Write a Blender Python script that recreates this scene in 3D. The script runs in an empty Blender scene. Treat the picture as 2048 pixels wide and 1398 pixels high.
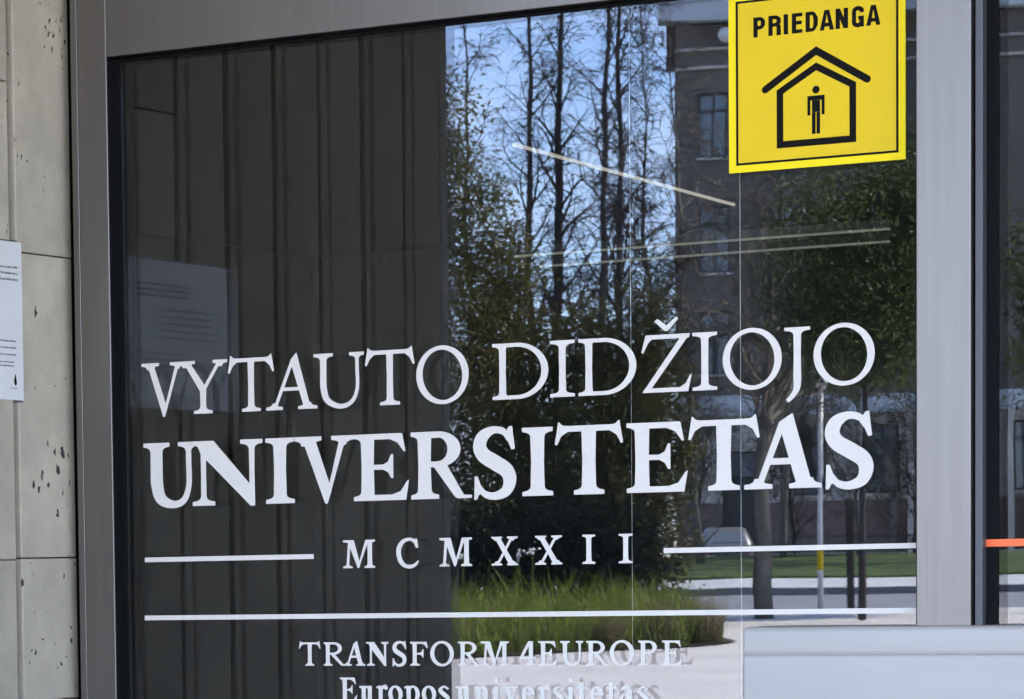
import bpy, bmesh, math, random
import numpy as np
from mathutils import Vector, Matrix

# ------------------------------------------------------------------ camera
sc = bpy.context.scene
COL = sc.collection
W_PX, H_PX = 2048.0, 1398.0
YAW, PITCH, ROLL = -33.40101139, -3.85644527, -1.11617696
FOCAL_PX, CX_PX, CY_PX = 6926.93930542, -113.2137726, 1604.25184384
cy, sy = math.cos(math.radians(YAW)), math.sin(math.radians(YAW))
cp, sp = math.cos(math.radians(PITCH)), math.sin(math.radians(PITCH))
fwd = Vector((sy * cp, cy * cp, sp)); right = Vector((cy, -sy, 0)); up = right.cross(fwd)
cr, sr = math.cos(math.radians(ROLL)), math.sin(math.radians(ROLL))
r2 = cr * right + sr * up; u2 = -sr * right + cr * up
cam_d = bpy.data.cameras.new('camera')
cam = bpy.data.objects.new('camera', cam_d); COL.objects.link(cam)
M = Matrix.Identity(4)
for i in range(3):
    M[i][0], M[i][1], M[i][2] = r2[i], u2[i], -fwd[i]
M[0][3], M[1][3], M[2][3] = 0.0, -5.0, 1.5
cam.matrix_world = M
cam_d.sensor_fit = 'HORIZONTAL'; cam_d.sensor_width = 36
cam_d.lens = 36 * FOCAL_PX / W_PX
cam_d.shift_x = -(CX_PX - W_PX / 2) / W_PX
cam_d.shift_y = (CY_PX - H_PX / 2) / W_PX
cam_d.dof.use_dof = True; cam_d.dof.focus_distance = 5.6; cam_d.dof.aperture_fstop = 44
cam_d.clip_start = 0.05; cam_d.clip_end = 2000
sc.camera = cam

# ------------------------------------------------------------------ sky, sun, exposure
SUN_EL, SUN_AZ = 44.0, -58.0          # azimuth: degrees from -y towards -x (over the street)
sun_dir = Vector((-math.sin(math.radians(SUN_AZ)) * math.cos(math.radians(SUN_EL)),
                  -math.cos(math.radians(SUN_AZ)) * math.cos(math.radians(SUN_EL)), math.sin(math.radians(SUN_EL))))
world = bpy.data.worlds.new('World'); sc.world = world; world.use_nodes = True
wn = world.node_tree; wn.nodes.clear()
sky = wn.nodes.new('ShaderNodeTexSky'); sky.sky_type = 'NISHITA'; sky.sun_disc = False
sky.sun_elevation = math.radians(SUN_EL)
sky.sun_rotation = math.atan2(sun_dir.x, sun_dir.y)
sky.air_density = 0.9; sky.dust_density = 0.15; sky.ozone_density = 3.5; sky.altitude = 100
tint = wn.nodes.new('ShaderNodeMix'); tint.data_type = 'RGBA'; tint.blend_type = 'MULTIPLY'
tint.inputs[0].default_value = 1.0
tint.inputs[7].default_value = (1.22, 1.3, 1.62, 1)
bg = wn.nodes.new('ShaderNodeBackground'); bg.inputs[1].default_value = 0.15
wo = wn.nodes.new('ShaderNodeOutputWorld')
wtc = wn.nodes.new('ShaderNodeTexCoord'); wmp = wn.nodes.new('ShaderNodeMapping'); wmp.inputs['Scale'].default_value = (1, 1, 2.2)
wnz = wn.nodes.new('ShaderNodeTexNoise'); wnz.inputs['Scale'].default_value = 11; wnz.inputs['Detail'].default_value = 7; wnz.inputs['Roughness'].default_value = 0.6
wrp = wn.nodes.new('ShaderNodeMapRange'); wrp.inputs['From Min'].default_value = 0.40; wrp.inputs['From Max'].default_value = 0.72; wrp.inputs['To Max'].default_value = 0.62
wmx = wn.nodes.new('ShaderNodeMix'); wmx.data_type = 'RGBA'; wmx.inputs[7].default_value = (6.2, 6.6, 7.0, 1)
wn.links.new(wtc.outputs['Generated'], wmp.inputs[0]); wn.links.new(wmp.outputs[0], wnz.inputs['Vector']); wn.links.new(wnz.outputs[0], wrp.inputs[0]); wn.links.new(wrp.outputs[0], wmx.inputs[0])
wn.links.new(sky.outputs[0], wmx.inputs[6]); wn.links.new(wmx.outputs[2], tint.inputs[6]); wn.links.new(tint.outputs[2], bg.inputs[0]); wn.links.new(bg.outputs[0], wo.inputs[0])
sl = bpy.data.lights.new('sun', 'SUN'); sl.energy = 5.0; sl.angle = math.radians(0.53); sl.color = (1, 0.95, 0.87)
so = bpy.data.objects.new('sun', sl); COL.objects.link(so)
so.rotation_euler = sun_dir.to_track_quat('Z', 'Y').to_euler()
so.location = (0, -8, 30)
sc.view_settings.view_transform = 'Standard'; sc.view_settings.look = 'None'
sc.view_settings.gamma = 1; sc.view_settings.use_curve_mapping = False
sc.view_settings.exposure = 2.9
sc.render.engine = 'CYCLES'
sc.cycles.max_bounces = 10; sc.cycles.transparent_max_bounces = 24
sc.cycles.use_denoising = True; sc.cycles.use_adaptive_sampling = False
sc.cycles.sample_clamp_indirect = 20

# ------------------------------------------------------------------ helpers
def nd(nt, t, **kw):
    n = nt.nodes.new(t)
    for k, v in kw.items(): setattr(n, k, v)
    return n

def mat(name, col, rough=0.6, metal=0.0, var=0.0, scale=8.0, bump=0.0, bscale=40.0, spec=0.5, emit=None, estr=0.0, stretch=(1, 1, 1), col2=None):
    m = bpy.data.materials.new(name); m.use_nodes = True
    nt = m.node_tree; b = nt.nodes['Principled BSDF']
    b.inputs['Base Color'].default_value = (*col, 1)
    b.inputs['Roughness'].default_value = rough; b.inputs['Metallic'].default_value = metal
    b.inputs['Specular IOR Level'].default_value = spec
    if var > 0 or bump > 0 or col2:
        tc = nd(nt, 'ShaderNodeTexCoord'); mp = nd(nt, 'ShaderNodeMapping'); mp.inputs['Scale'].default_value = stretch
        nt.links.new(tc.outputs['Object'], mp.inputs[0])
        n = nd(nt, 'ShaderNodeTexNoise'); n.inputs['Scale'].default_value = scale; n.inputs['Detail'].default_value = 6; n.inputs['Roughness'].default_value = 0.65
        nt.links.new(mp.outputs[0], n.inputs['Vector'])
        r = nd(nt, 'ShaderNodeValToRGB')
        c2 = col2 or tuple(min(1, c * (1 + var)) for c in col); c1 = col if col2 else tuple(c * (1 - var) for c in col)
        r.color_ramp.elements[0].color = (*c1, 1); r.color_ramp.elements[1].color = (*c2, 1)
        r.color_ramp.elements[0].position = 0.35; r.color_ramp.elements[1].position = 0.65
        nt.links.new(n.outputs[0], r.inputs[0]); nt.links.new(r.outputs[0], b.inputs['Base Color'])
        if bump > 0:
            n2 = nd(nt, 'ShaderNodeTexNoise'); n2.inputs['Scale'].default_value = bscale; n2.inputs['Detail'].default_value = 5
            nt.links.new(mp.outputs[0], n2.inputs['Vector'])
            bp = nd(nt, 'ShaderNodeBump'); bp.inputs['Strength'].default_value = bump; bp.inputs['Distance'].default_value = 0.01
            nt.links.new(n2.outputs[0], bp.inputs['Height']); nt.links.new(bp.outputs[0], b.inputs['Normal'])
    if emit:
        b.inputs['Emission Color'].default_value = (*emit, 1); b.inputs['Emission Strength'].default_value = estr
    return m

def tag(o, label=None, cat=None, group=None, kind=None):
    if label: o['label'] = label
    if cat: o['category'] = cat
    if group: o['group'] = group
    if kind: o['kind'] = kind
    return o

def thing(name, label, cat, loc=(0, 0, 0), group=None, rz=0.0):
    o = bpy.data.objects.new(name, None); COL.objects.link(o)
    o.location = loc; o.rotation_euler = (0, 0, rz); o.empty_display_size = 0.1
    return tag(o, label, cat, group)

def link(name, me, m, parent=None, loc=(0, 0, 0)):
    if m is not None and len(me.materials) == 0: me.materials.append(m)
    o = bpy.data.objects.new(name, me); COL.objects.link(o); o.location = loc
    if parent: o.parent = parent
    return o

class MB:
    def __init__(s): s.v = []; s.f = []
    def quad(s, pts):
        k = len(s.v); s.v += [tuple(p) for p in pts]; s.f.append(tuple(range(k, k + len(pts)))); return s
    def box(s, x0, x1, y0, y1, z0, z1):
        k = len(s.v)
        s.v += [(x0, y0, z0), (x1, y0, z0), (x1, y1, z0), (x0, y1, z0), (x0, y0, z1), (x1, y0, z1), (x1, y1, z1), (x0, y1, z1)]
        for f in ((0, 3, 2, 1), (4, 5, 6, 7), (0, 1, 5, 4), (1, 2, 6, 5), (2, 3, 7, 6), (3, 0, 4, 7)): s.f.append(tuple(k + i for i in f))
        return s
    def tube(s, pts, rad, n=6, cap=True):
        pts = [Vector(p) for p in pts]; k0 = len(s.v)
        for i, p in enumerate(pts):
            d = (pts[min(i + 1, len(pts) - 1)] - pts[max(i - 1, 0)])
            if d.length < 1e-9: d = Vector((0, 0, 1))
            d.normalize(); a = d.orthogonal().normalized() if abs(d.z) < 0.98 else Vector((1, 0, 0)); a = (a - d * a.dot(d)).normalized(); b = d.cross(a)
            r = rad[i] if hasattr(rad, '__len__') else rad
            for j in range(n):
                t = 2 * math.pi * j / n; q = p + (a * math.cos(t) + b * math.sin(t)) * r
                s.v.append(tuple(q))
        for i in range(len(pts) - 1):
            for j in range(n):
                s.f.append((k0 + i * n + j, k0 + i * n + (j + 1) % n, k0 + (i + 1) * n + (j + 1) % n, k0 + (i + 1) * n + j))
        if cap:
            s.f.append(tuple(k0 + j for j in reversed(range(n)))); s.f.append(tuple(k0 + (len(pts) - 1) * n + j for j in range(n)))
        return s
    def lathe(s, prof, c=(0, 0, 0), n=20):
        k0 = len(s.v)
        for r, z in prof:
            for j in range(n):
                t = 2 * math.pi * j / n; s.v.append((c[0] + r * math.cos(t), c[1] + r * math.sin(t), c[2] + z))
        for i in range(len(prof) - 1):
            for j in range(n): s.f.append((k0 + i * n + j, k0 + i * n + (j + 1) % n, k0 + (i + 1) * n + (j + 1) % n, k0 + (i + 1) * n + j))
        return s
    def mesh(s, name, bevel=0.0, smooth=False):
        me = bpy.data.meshes.new(name); me.from_pydata(s.v, [], s.f); me.update()
        if bevel > 0:
            bm = bmesh.new(); bm.from_mesh(me)
            bmesh.ops.bevel(bm, geom=bm.edges[:], offset=bevel, segments=2, affect='EDGES', profile=0.6)
            bm.to_mesh(me); bm.free()
        if smooth:
            for p in me.polygons: p.use_smooth = True
        return me
    def build(s, name, m, parent=None, bevel=0.0, smooth=False, loc=(0, 0, 0)):
        return link(name, s.mesh(name, bevel, smooth), m, parent, loc)

# street axes: the street lies skewed to the facade; s runs along it, d across it away from the facade
ED = Vector((-math.sin(math.radians(21.4)), -math.cos(math.radians(21.4)), 0)); ES = Vector((ED.y, -ED.x, 0))
STREET = math.atan2(-ES.y, -ES.x)      # things turned to the street: local x along -ES, local y along -ED
def S(s, d, z=0.0):
    p = ES * s + ED * d; return (p.x, p.y, z)

# ------------------------------------------------------------------ materials
def concrete(name, col, pits=1.0):
    m = bpy.data.materials.new(name); m.use_nodes = True
    nt = m.node_tree; b = nt.nodes['Principled BSDF']; b.inputs['Roughness'].default_value = 0.85
    L = nt.links.new
    tc = nd(nt, 'ShaderNodeTexCoord'); oi = nd(nt, 'ShaderNodeObjectInfo')
    off = nd(nt, 'ShaderNodeVectorMath', operation='SCALE'); off.inputs['Scale'].default_value = 1.0
    mul = nd(nt, 'ShaderNodeMath', operation='MULTIPLY'); mul.inputs[1].default_value = 37.0
    L(oi.outputs['Random'], mul.inputs[0])
    add = nd(nt, 'ShaderNodeVectorMath', operation='ADD'); L(tc.outputs['Object'], add.inputs[0]); L(mul.outputs[0], add.inputs[1])
    n = nd(nt, 'ShaderNodeTexNoise'); n.inputs['Scale'].default_value = 9; n.inputs['Detail'].default_value = 7; n.inputs['Roughness'].default_value = 0.6
    L(add.outputs[0], n.inputs['Vector'])
    r = nd(nt, 'ShaderNodeValToRGB'); e = r.color_ramp.elements
    e[0].position = 0.3; e[1].position = 0.72
    e[0].color = (col[0] * 0.80, col[1] * 0.80, col[2] * 0.82, 1); e[1].color = (min(1, col[0] * 1.12), min(1, col[1] * 1.12), min(1, col[2] * 1.12), 1)
    L(n.outputs[0], r.inputs[0])
    # per panel tone
    tone = nd(nt, 'ShaderNodeMapRange'); tone.inputs['To Min'].default_value = 0.86; tone.inputs['To Max'].default_value = 1.08
    L(oi.outputs['Random'], tone.inputs[0])
    mt = nd(nt, 'ShaderNodeVectorMath', operation='SCALE'); L(r.outputs[0], mt.inputs[0]); L(tone.outputs[0], mt.inputs['Scale'])
    # blow holes: voronoi cells, kept only where a second noise is high
    st = nd(nt, 'ShaderNodeMapping'); st.inputs['Scale'].default_value = (1, 1.0, 0.62); L(add.outputs[0], st.inputs[0])
    dn = nd(nt, 'ShaderNodeTexNoise'); dn.inputs['Scale'].default_value = 120; dn.inputs['Detail'].default_value = 2
    L(add.outputs[0], dn.inputs['Vector'])
    dm = nd(nt, 'ShaderNodeMix', data_type='RGBA', blend_type='ADD'); dm.inputs[0].default_value = 0.012
    L(st.outputs[0], dm.inputs[6]); L(dn.outputs['Color'], dm.inputs[7])
    vo = nd(nt, 'ShaderNodeTexVoronoi'); vo.inputs['Scale'].default_value = 70; vo.inputs['Randomness'].default_value = 1
    L(dm.outputs[2], vo.inputs['Vector'])
    n2 = nd(nt, 'ShaderNodeTexNoise'); n2.inputs['Scale'].default_value = 9; n2.inputs['Detail'].default_value = 2; L(add.outputs[0], n2.inputs['Vector'])
    sep = nd(nt, 'ShaderNodeSeparateColor'); L(vo.outputs['Color'], sep.inputs[0])
    # radius per cell = (rand-0.55)*k * mask
    m1 = nd(nt, 'ShaderNodeMapRange'); m1.inputs['From Min'].default_value = 0.45; m1.inputs['From Max'].default_value = 1.0; m1.inputs['To Max'].default_value = 0.44 * pits
    L(sep.outputs[0], m1.inputs[0])
    m2 = nd(nt, 'ShaderNodeMapRange'); m2.inputs['From Min'].default_value = 0.44; m2.inputs['From Max'].default_value = 0.66; L(n2.outputs[0], m2.inputs[0])
    rad = nd(nt, 'ShaderNodeMath', operation='MULTIPLY'); L(m1.outputs[0], rad.inputs[0]); L(m2.outputs[0], rad.inputs[1])
    df = nd(nt, 'ShaderNodeMath', operation='SUBTRACT'); L(rad.outputs[0], df.inputs[0]); L(vo.outputs['Distance'], df.inputs[1])
    hole = nd(nt, 'ShaderNodeMapRange'); hole.inputs['From Min'].default_value = -0.02; hole.inputs['From Max'].default_value = 0.05; L(df.outputs[0], hole.inputs[0])
    mx = nd(nt, 'ShaderNodeMix', data_type='RGBA'); L(hole.outputs[0], mx.inputs[0]); L(mt.outputs[0], mx.inputs[6]); mx.inputs[7].default_value = (0.028, 0.025, 0.02, 1)  # near-black colour paints in the shade inside the holes
    L(mx.outputs[2], b.inputs['Base Color'])
    nf = nd(nt, 'ShaderNodeTexNoise'); nf.inputs['Scale'].default_value = 160; nf.inputs['Detail'].default_value = 4; L(add.outputs[0], nf.inputs['Vector'])
    hh = nd(nt, 'ShaderNodeMath', operation='MULTIPLY_ADD'); hh.inputs[1].default_value = -2.0; L(hole.outputs[0], hh.inputs[0])
    fs = nd(nt, 'ShaderNodeMath', operation='MULTIPLY'); fs.inputs[1].default_value = 0.25; L(nf.outputs[0], fs.inputs[0]); L(fs.outputs[0], hh.inputs[2])
    bp = nd(nt, 'ShaderNodeBump'); bp.inputs['Strength'].default_value = 0.8; bp.inputs['Distance'].default_value = 0.006
    L(hh.outputs[0], bp.inputs['Height']); L(bp.outputs[0], b.inputs['Normal'])
    return m

M_conc = concrete('board_marked_concrete', (0.37, 0.312, 0.222))
M_conc2 = concrete('plain_concrete', (0.40, 0.39, 0.36), 0.5)
M_joint = mat('joint_shadow_gap', (0.05, 0.048, 0.042), 0.9)
M_alu = mat('satin_aluminium', (0.172, 0.152, 0.13), 0.36, 0.8, var=0.05, scale=3, stretch=(30, 30, 1))
M_gasket = mat('black_rubber', (0.004, 0.004, 0.004), 0.7, spec=0.1)
M_dark = mat('dark_grey_profile', (0.045, 0.045, 0.047), 0.4)
M_vinyl = mat('white_vinyl', (0.60, 0.535, 0.455), 0.5, var=0.02, scale=30)
M_yellow = mat('yellow_print', (0.66, 0.44, 0.002), 0.5, spec=0.2, var=0.03, scale=20)
M_yellow2 = mat('bright_yellow_film', (0.80, 0.60, 0.006), 0.55, spec=0.15)
M_black = mat('black_print', (0.006, 0.005, 0.004), 0.8, spec=0.12)
M_paper = mat('white_paper', (0.57, 0.54, 0.50), 0.6, var=0.02, scale=6)
M_ink = mat('grey_ink', (0.05, 0.05, 0.06), 0.7)
M_orange = mat('orange_film', (0.80, 0.12, 0.015), 0.5, emit=None)
M_ledge = mat('pale_coated_metal', (0.345, 0.315, 0.275), 0.35, 0.0, var=0.06, scale=2.2, stretch=(1, 1, 5))
M_room = mat('dark_interior_paint', (0.012, 0.012, 0.013), 0.8)
M_roomfloor = mat('dark_floor', (0.010, 0.010, 0.010), 0.6)
M_led = mat('led_diffuser', (0.8, 0.78, 0.72), 0.5, emit=(1.0, 0.93, 0.80), estr=0.07)
M_led2 = mat('dim_led_diffuser', (0.5, 0.5, 0.42), 0.5, emit=(0.95, 1.0, 0.80), estr=0.02)
M_cord = mat('pale_cord', (0.75, 0.74, 0.70), 0.5, emit=None)
M_pav = mat('pale_paving', (0.64, 0.585, 0.52), 0.8, var=0.10, scale=0.30, bump=0.2, bscale=6, stretch=(1, 1, 1))
M_bounce = mat('dark_bounce_stone', (0.15, 0.112, 0.07), 0.8, var=0.25, scale=4)  # dark warm tone set to dim and warm the bounce light
M_walk = mat('pale_sidewalk', (0.55, 0.55, 0.54), 0.8, var=0.08, scale=0.8)
M_road = mat('worn_asphalt', (0.24, 0.24, 0.25), 0.8, var=0.15, scale=0.7)
M_kerb = mat('granite_kerb', (0.16, 0.155, 0.15), 0.8, var=0.2, scale=3)
M_soil = mat('planting_soil', (0.05, 0.038, 0.025), 0.95, var=0.3, scale=6)
M_turf = mat('lawn_turf', (0.055, 0.08, 0.010), 0.9, var=0.6, scale=2.2)
M_bark = mat('dark_bark', (0.035, 0.03, 0.026), 0.9, var=0.4, scale=5, stretch=(1, 1, .3))
M_bark2 = mat('grey_bark', (0.14, 0.125, 0.10), 0.9, var=0.35, scale=5, stretch=(1, 1, .3))
M_brown = mat('brown_render', (0.15, 0.126, 0.108), 0.85, var=0.15, scale=0.8)
M_plaster = mat('pale_plaster', (0.52, 0.47, 0.40), 0.85, var=0.22, scale=0.7)
M_brick = mat('pinkish_brick', (0.19, 0.135, 0.115), 0.85, var=0.25, scale=2)
M_wframe = mat('window_frame_paint', (0.06, 0.058, 0.055), 0.5)
M_wglass = mat('far_window_glass', (0.18, 0.21, 0.23), 0.05, spec=0.9)  # pale blue base adds painted sky reflection to the gloss
M_cornice = mat('pale_cornice', (0.55, 0.58, 0.60), 0.7, var=0.05, scale=1)
M_pole = mat('white_pole_paint', (0.72, 0.71, 0.68), 0.5)
M_greypole = mat('grey_pole_paint', (0.42, 0.44, 0.45), 0.5)
M_car = mat('silver_car_paint', (0.25, 0.26, 0.27), 0.3, 0.5)
M_tyre = mat('tyre_rubber', (0.02, 0.02, 0.02), 0.8)

def leaf_mat(name, c1, c2, scale=1.2):
    m = bpy.data.materials.new(name); m.use_nodes = True
    nt = m.node_tree; nt.nodes.clear(); L = nt.links.new
    out = nd(nt, 'ShaderNodeOutputMaterial'); tc = nd(nt, 'ShaderNodeTexCoord')
    n = nd(nt, 'ShaderNodeTexNoise'); n.inputs['Scale'].default_value = scale; n.inputs['Detail'].default_value = 5; n.inputs['Roughness'].default_value = 0.75
    L(tc.outputs['Object'], n.inputs['Vector'])
    r = nd(nt, 'ShaderNodeValToRGB'); r.color_ramp.elements[0].position = 0.36; r.color_ramp.elements[1].position = 0.66
    r.color_ramp.elements[0].color = (*c1, 1); r.color_ramp.elements[1].color = (*c2, 1); L(n.outputs[0], r.inputs[0])
    d = nd(nt, 'ShaderNodeBsdfDiffuse'); t = nd(nt, 'ShaderNodeBsdfTranslucent'); g = nd(nt, 'ShaderNodeBsdfGlossy'); g.inputs['Roughness'].default_value = 0.4
    g.inputs['Color'].default_value = (0.5, 0.5, 0.5, 1)
    L(r.outputs[0], d.inputs[0]); L(r.outputs[0], t.inputs[0])
    mx = nd(nt, 'ShaderNodeMixShader'); mx.inputs[0].default_value = 0.35; L(d.outputs[0], mx.inputs[1]); L(t.outputs[0], mx.inputs[2])
    m2 = nd(nt, 'ShaderNodeMixShader'); m2.inputs[0].default_value = 0.04; L(mx.outputs[0], m2.inputs[1]); L(g.outputs[0], m2.inputs[2])
    L(m2.outputs[0], out.inputs[0]); return m
M_olive = leaf_mat('olive_evergreen_leaf', (0.042, 0.042, 0.015), (0.185, 0.17, 0.055))
M_dgreen = leaf_mat('dark_green_leaf', (0.028, 0.036, 0.012), (0.13, 0.16, 0.05))
M_hedge = leaf_mat('near_black_hedge_leaf', (0.008, 0.010, 0.006), (0.02, 0.024, 0.012))
M_grass = leaf_mat('fresh_grass_blade', (0.07, 0.10, 0.012), (0.30, 0.36, 0.05), 2.5)
M_dry = leaf_mat('dry_grass_blade', (0.12, 0.10, 0.04), (0.30, 0.26, 0.12), 1.5)

def glass_mat(name, refl, tr=(0.9, 0.92, 0.91)):
    m = bpy.data.materials.new(name); m.use_nodes = True
    nt = m.node_tree; nt.nodes.clear(); L = nt.links.new
    out = nd(nt, 'ShaderNodeOutputMaterial')
    fr = nd(nt, 'ShaderNodeFresnel'); fr.inputs['IOR'].default_value = refl
    t = nd(nt, 'ShaderNodeBsdfTransparent'); t.inputs[0].default_value = (*tr, 1)
    g = nd(nt, 'ShaderNodeBsdfGlossy'); g.inputs['Roughness'].default_value = 0.0; g.inputs['Color'].default_value = (0.97, 0.98, 1, 1)
    tc = nd(nt, 'ShaderNodeTexCoord'); n = nd(nt, 'ShaderNodeTexNoise'); n.inputs['Scale'].default_value = 5.0; n.inputs['Detail'].default_value = 1
    L(tc.outputs['Object'], n.inputs['Vector'])
    bp = nd(nt, 'ShaderNodeBump'); bp.inputs['Strength'].default_value = 1.0; bp.inputs['Distance'].default_value = 0.00006
    L(n.outputs[0], bp.inputs['Height']); L(bp.outputs[0], g.inputs['Normal'])
    mx = nd(nt, 'ShaderNodeMixShader'); L(fr.outputs[0], mx.inputs[0]); L(t.outputs[0], mx.inputs[1]); L(g.outputs[0], mx.inputs[2])
    L(mx.outputs[0], out.inputs[0]); return m
M_glass_out = glass_mat('outer_glass_sheet', 1.60, (0.94, 0.96, 0.95))
M_glass_in = glass_mat('inner_glass_sheet', 1.54, (0.82, 0.84, 0.83))

# ------------------------------------------------------------------ ground of the street (structure)
def strip(name, m, prof, s0=-320, s1=320):
    mb = MB()
    for (d0, z0), (d1, z1) in zip(prof[:-1], prof[1:]):
        mb.quad([S(s0, d0, z0), S(s0, d1, z1), S(s1, d1, z1), S(s1, d0, z0)])
    o = mb.build(name, m); o['kind'] = 'structure'; return o
strip('ground', M_soil, [(-400, -0.25), (60, -0.25), (75, -0.1), (90, 0.3), (118, 0.6), (700, 0.8)], -700, 700)
strip('plaza', M_pav, [(29, 0.0), (62, 0.0), (73.2, 0.235)])
strip('bounce_ground', M_bounce, [(-60, -0.004), (29, -0.004)])  # unseen near ground, added to control light bounced onto the facade
strip('kerb', M_kerb, [(73.2, 0.235), (73.21, 0.13), (73.5, 0.13)])
strip('road', M_road, [(73.5, 0.13), (85, 0.42)])
strip('far_kerb', M_kerb, [(85, 0.42), (85.01, 0.60), (85.4, 0.61)])
strip('sidewalk', M_walk, [(85.4, 0.61), (91.0, 0.80)])
strip('lawn_bank', M_turf, [(91.0, 0.80), (91.02, 0.86), (95, 1.16), (101, 1.42), (102.6, 1.42), (103.2, 0.9)])
strip('back_lane', M_road, [(103.2, 0.9), (113, 0.9)])

# ------------------------------------------------------------------ left concrete wall, standing out from the facade
XW = -3.02; PWID = 0.182
wall = thing('concrete_wall', 'pale board-marked concrete wall of narrow upright panels at the left edge', 'wall', (XW, 0, 0))
MB().box(-0.30, -0.045, -1.435, 0.0, 0, 4.09).build('wall_core', M_joint, wall)
random.seed(5)
cols = [[0.0, 0.55, 1.0, 1.2785, 1.5144, 2.0127, 2.62, 4.09],
        [0.0, 0.62, 1.08, 1.512, 1.90, 2.2854, 2.72, 4.09]]
for k in range(8):
    zs = cols[k] if k < 2 else [0.0, random.uniform(.7, 1.1), random.uniform(2.9, 3.1), 4.09]
    if k >= 2: zs = sorted(zs)
    y1 = -PWID * k - 0.0085; y0 = max(-PWID * (k + 1) + 0.0085, -1.44)
    if k == 0: y1 = -0.0005
    for a, b in zip(zs[:-1], zs[1:]):
        prou = random.uniform(-0.0015, 0.0015)
        MB().box(-0.05, prou, y0, y1, a + 0.0009, b - 0.0009).build('concrete_panel', M_conc, wall, bevel=0.0025)
MB().box(-0.33, 0.0, -1.475, -1.443, 0, 4.09).build('end_panel', M_conc2, wall, bevel=0.003)

# notice on the wall: edge seen at the left border of the picture, whole in the reflection
notice = thing('paper_notice', 'white printed paper sheet fixed to the concrete wall at the left edge', 'notice', (XW + 0.005, -0.165, 1.7715))
NW, NH = 0.365, 0.256
MB().box(-0.004, 0.0, -NW, 0, 0, NH).build('sheet', M_paper, notice)
MB().box(-0.0045, -0.0041, -NW - 0.003, 0.003, -0.003, NH + 0.003).build('backing', M_dark, notice)
mb = MB()
random.seed(11)
def words(y_start, y_end, z, h):
    y = y_start
    while y < y_end:
        for c in range(random.randint(3, 8)):
            lw = h * random.uniform(.42, .62); hh = h * random.choice((.68, .68, .68, 1.0)); t = h * .2
            mb.quad([(0.0004, -y - t, z), (0.0004, -y, z), (0.0004, -y, z + hh), (0.0004, -y - t, z + hh)])
            if random.random() < .7: mb.quad([(0.0004, -y - lw, z), (0.0004, -y - lw + t, z), (0.0004, -y - lw + t, z + h * .66), (0.0004, -y - lw, z + h * .66)])
            if random.random() < .75:
                q = random.choice((0, .28, .52)) * h; mb.quad([(0.00045, -y - lw, z + q), (0.00045, -y, z + q), (0.00045, -y, z + q + t), (0.00045, -y - lw, z + q + t)])
            y += lw + h * .22
        y += h * .5
for z in (0.213, 0.203, 0.193): words(0.014, 0.215, z, 0.0045)
for z in (0.17, 0.158, 0.146, 0.134, 0.122): words(0.10, 0.30, z, 0.0042)
for z in (0.094, 0.083, 0.072): words(0.022, 0.2, z, 0.0036)
for z in (0.06, 0.054): words(0.03, 0.12, z, 0.003)
tag(mb.build('printed_text', M_ink, notice), kind='stuff')
mb = MB(); pts = [(0.0005, -0.0255 - 0.0045 * math.cos(t) * (0.8 if math.sin(t) > 0 else 1), 0.031 + 0.0075 * math.sin(t)) for t in [i * math.pi / 6 for i in range(12)]]
mb.quad(pts); mb.quad([(0.0005, -0.0275, 0.038), (0.0005, -0.0235, 0.038), (0.0005, -0.0245, 0.0415), (0.0005, -0.0265, 0.0415)]); mb.build('emblem', M_black, notice)
mb = MB(); words(0.018, 0.034, 0.0185, 0.0022); mb.build('caption', M_ink, notice)

# ------------------------------------------------------------------ the window
win = thing('shop_window', 'large dark double glazed window in a satin grey aluminium frame', 'window', (0, 0, 0))
FY = -0.03
ZT = 2.3335; ZB = 0.35
XL, XR = -2.9286, -1.5832
MB().box(-2.9995, -2.9868, FY + 0.004, 0.06, ZB, 3.2).build('outer_jamb', M_alu, win, bevel=0.0012)
MB().box(-2.9838, XL, FY, 0.06, ZB, 2.62).build('jamb', M_alu, win, bevel=0.0012)
MB().box(-2.9868, -2.9838, FY + 0.014, 0.05, ZB, 2.62).build('jamb_groove', M_gasket, win)
MB().box(XL, -1.5048, FY, 0.06, ZT, 2.62).build('head_rail', M_alu, win, bevel=0.0012)
MB().box(XR, -1.5048, FY, 0.06, ZB, ZT).build('mullion', M_alu, win, bevel=0.0012)
MB().box(XL, XR, FY, 0.06, ZB - 0.08, ZB).build('sill', M_alu, win, bevel=0.0012)
g = MB()
g.box(XL, XL + 0.0015, FY + 0.003, -0.0005, ZB, ZT); g.box(XL, XL + 0.010, -0.0050, -0.0006, ZB, ZT)
g.box(XL + 0.0016, XR, FY + 0.003, -0.0005, ZT - 0.0015, ZT); g.box(XL + 0.011, XR, -0.0050, -0.0006, ZT - 0.006, ZT - 0.0016)
g.box(XR - 0.0015, XR, FY + 0.003, -0.0005, ZB, ZT - 0.0065)
g.build('gasket', M_gasket, win)
def pane(name, x0, x1, z0, z1, ya, m, parent):
    MB().quad([(x0, ya, z0), (x1, ya, z0), (x1, ya, z1), (x0, ya, z1)]).build(name, m, parent)
pane('outer_pane', XL, XR, ZB, ZT, 0, M_glass_out, win)
pane('inner_pane', XL, XR, ZB, ZT, 0.021, M_glass_in, win)

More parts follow.
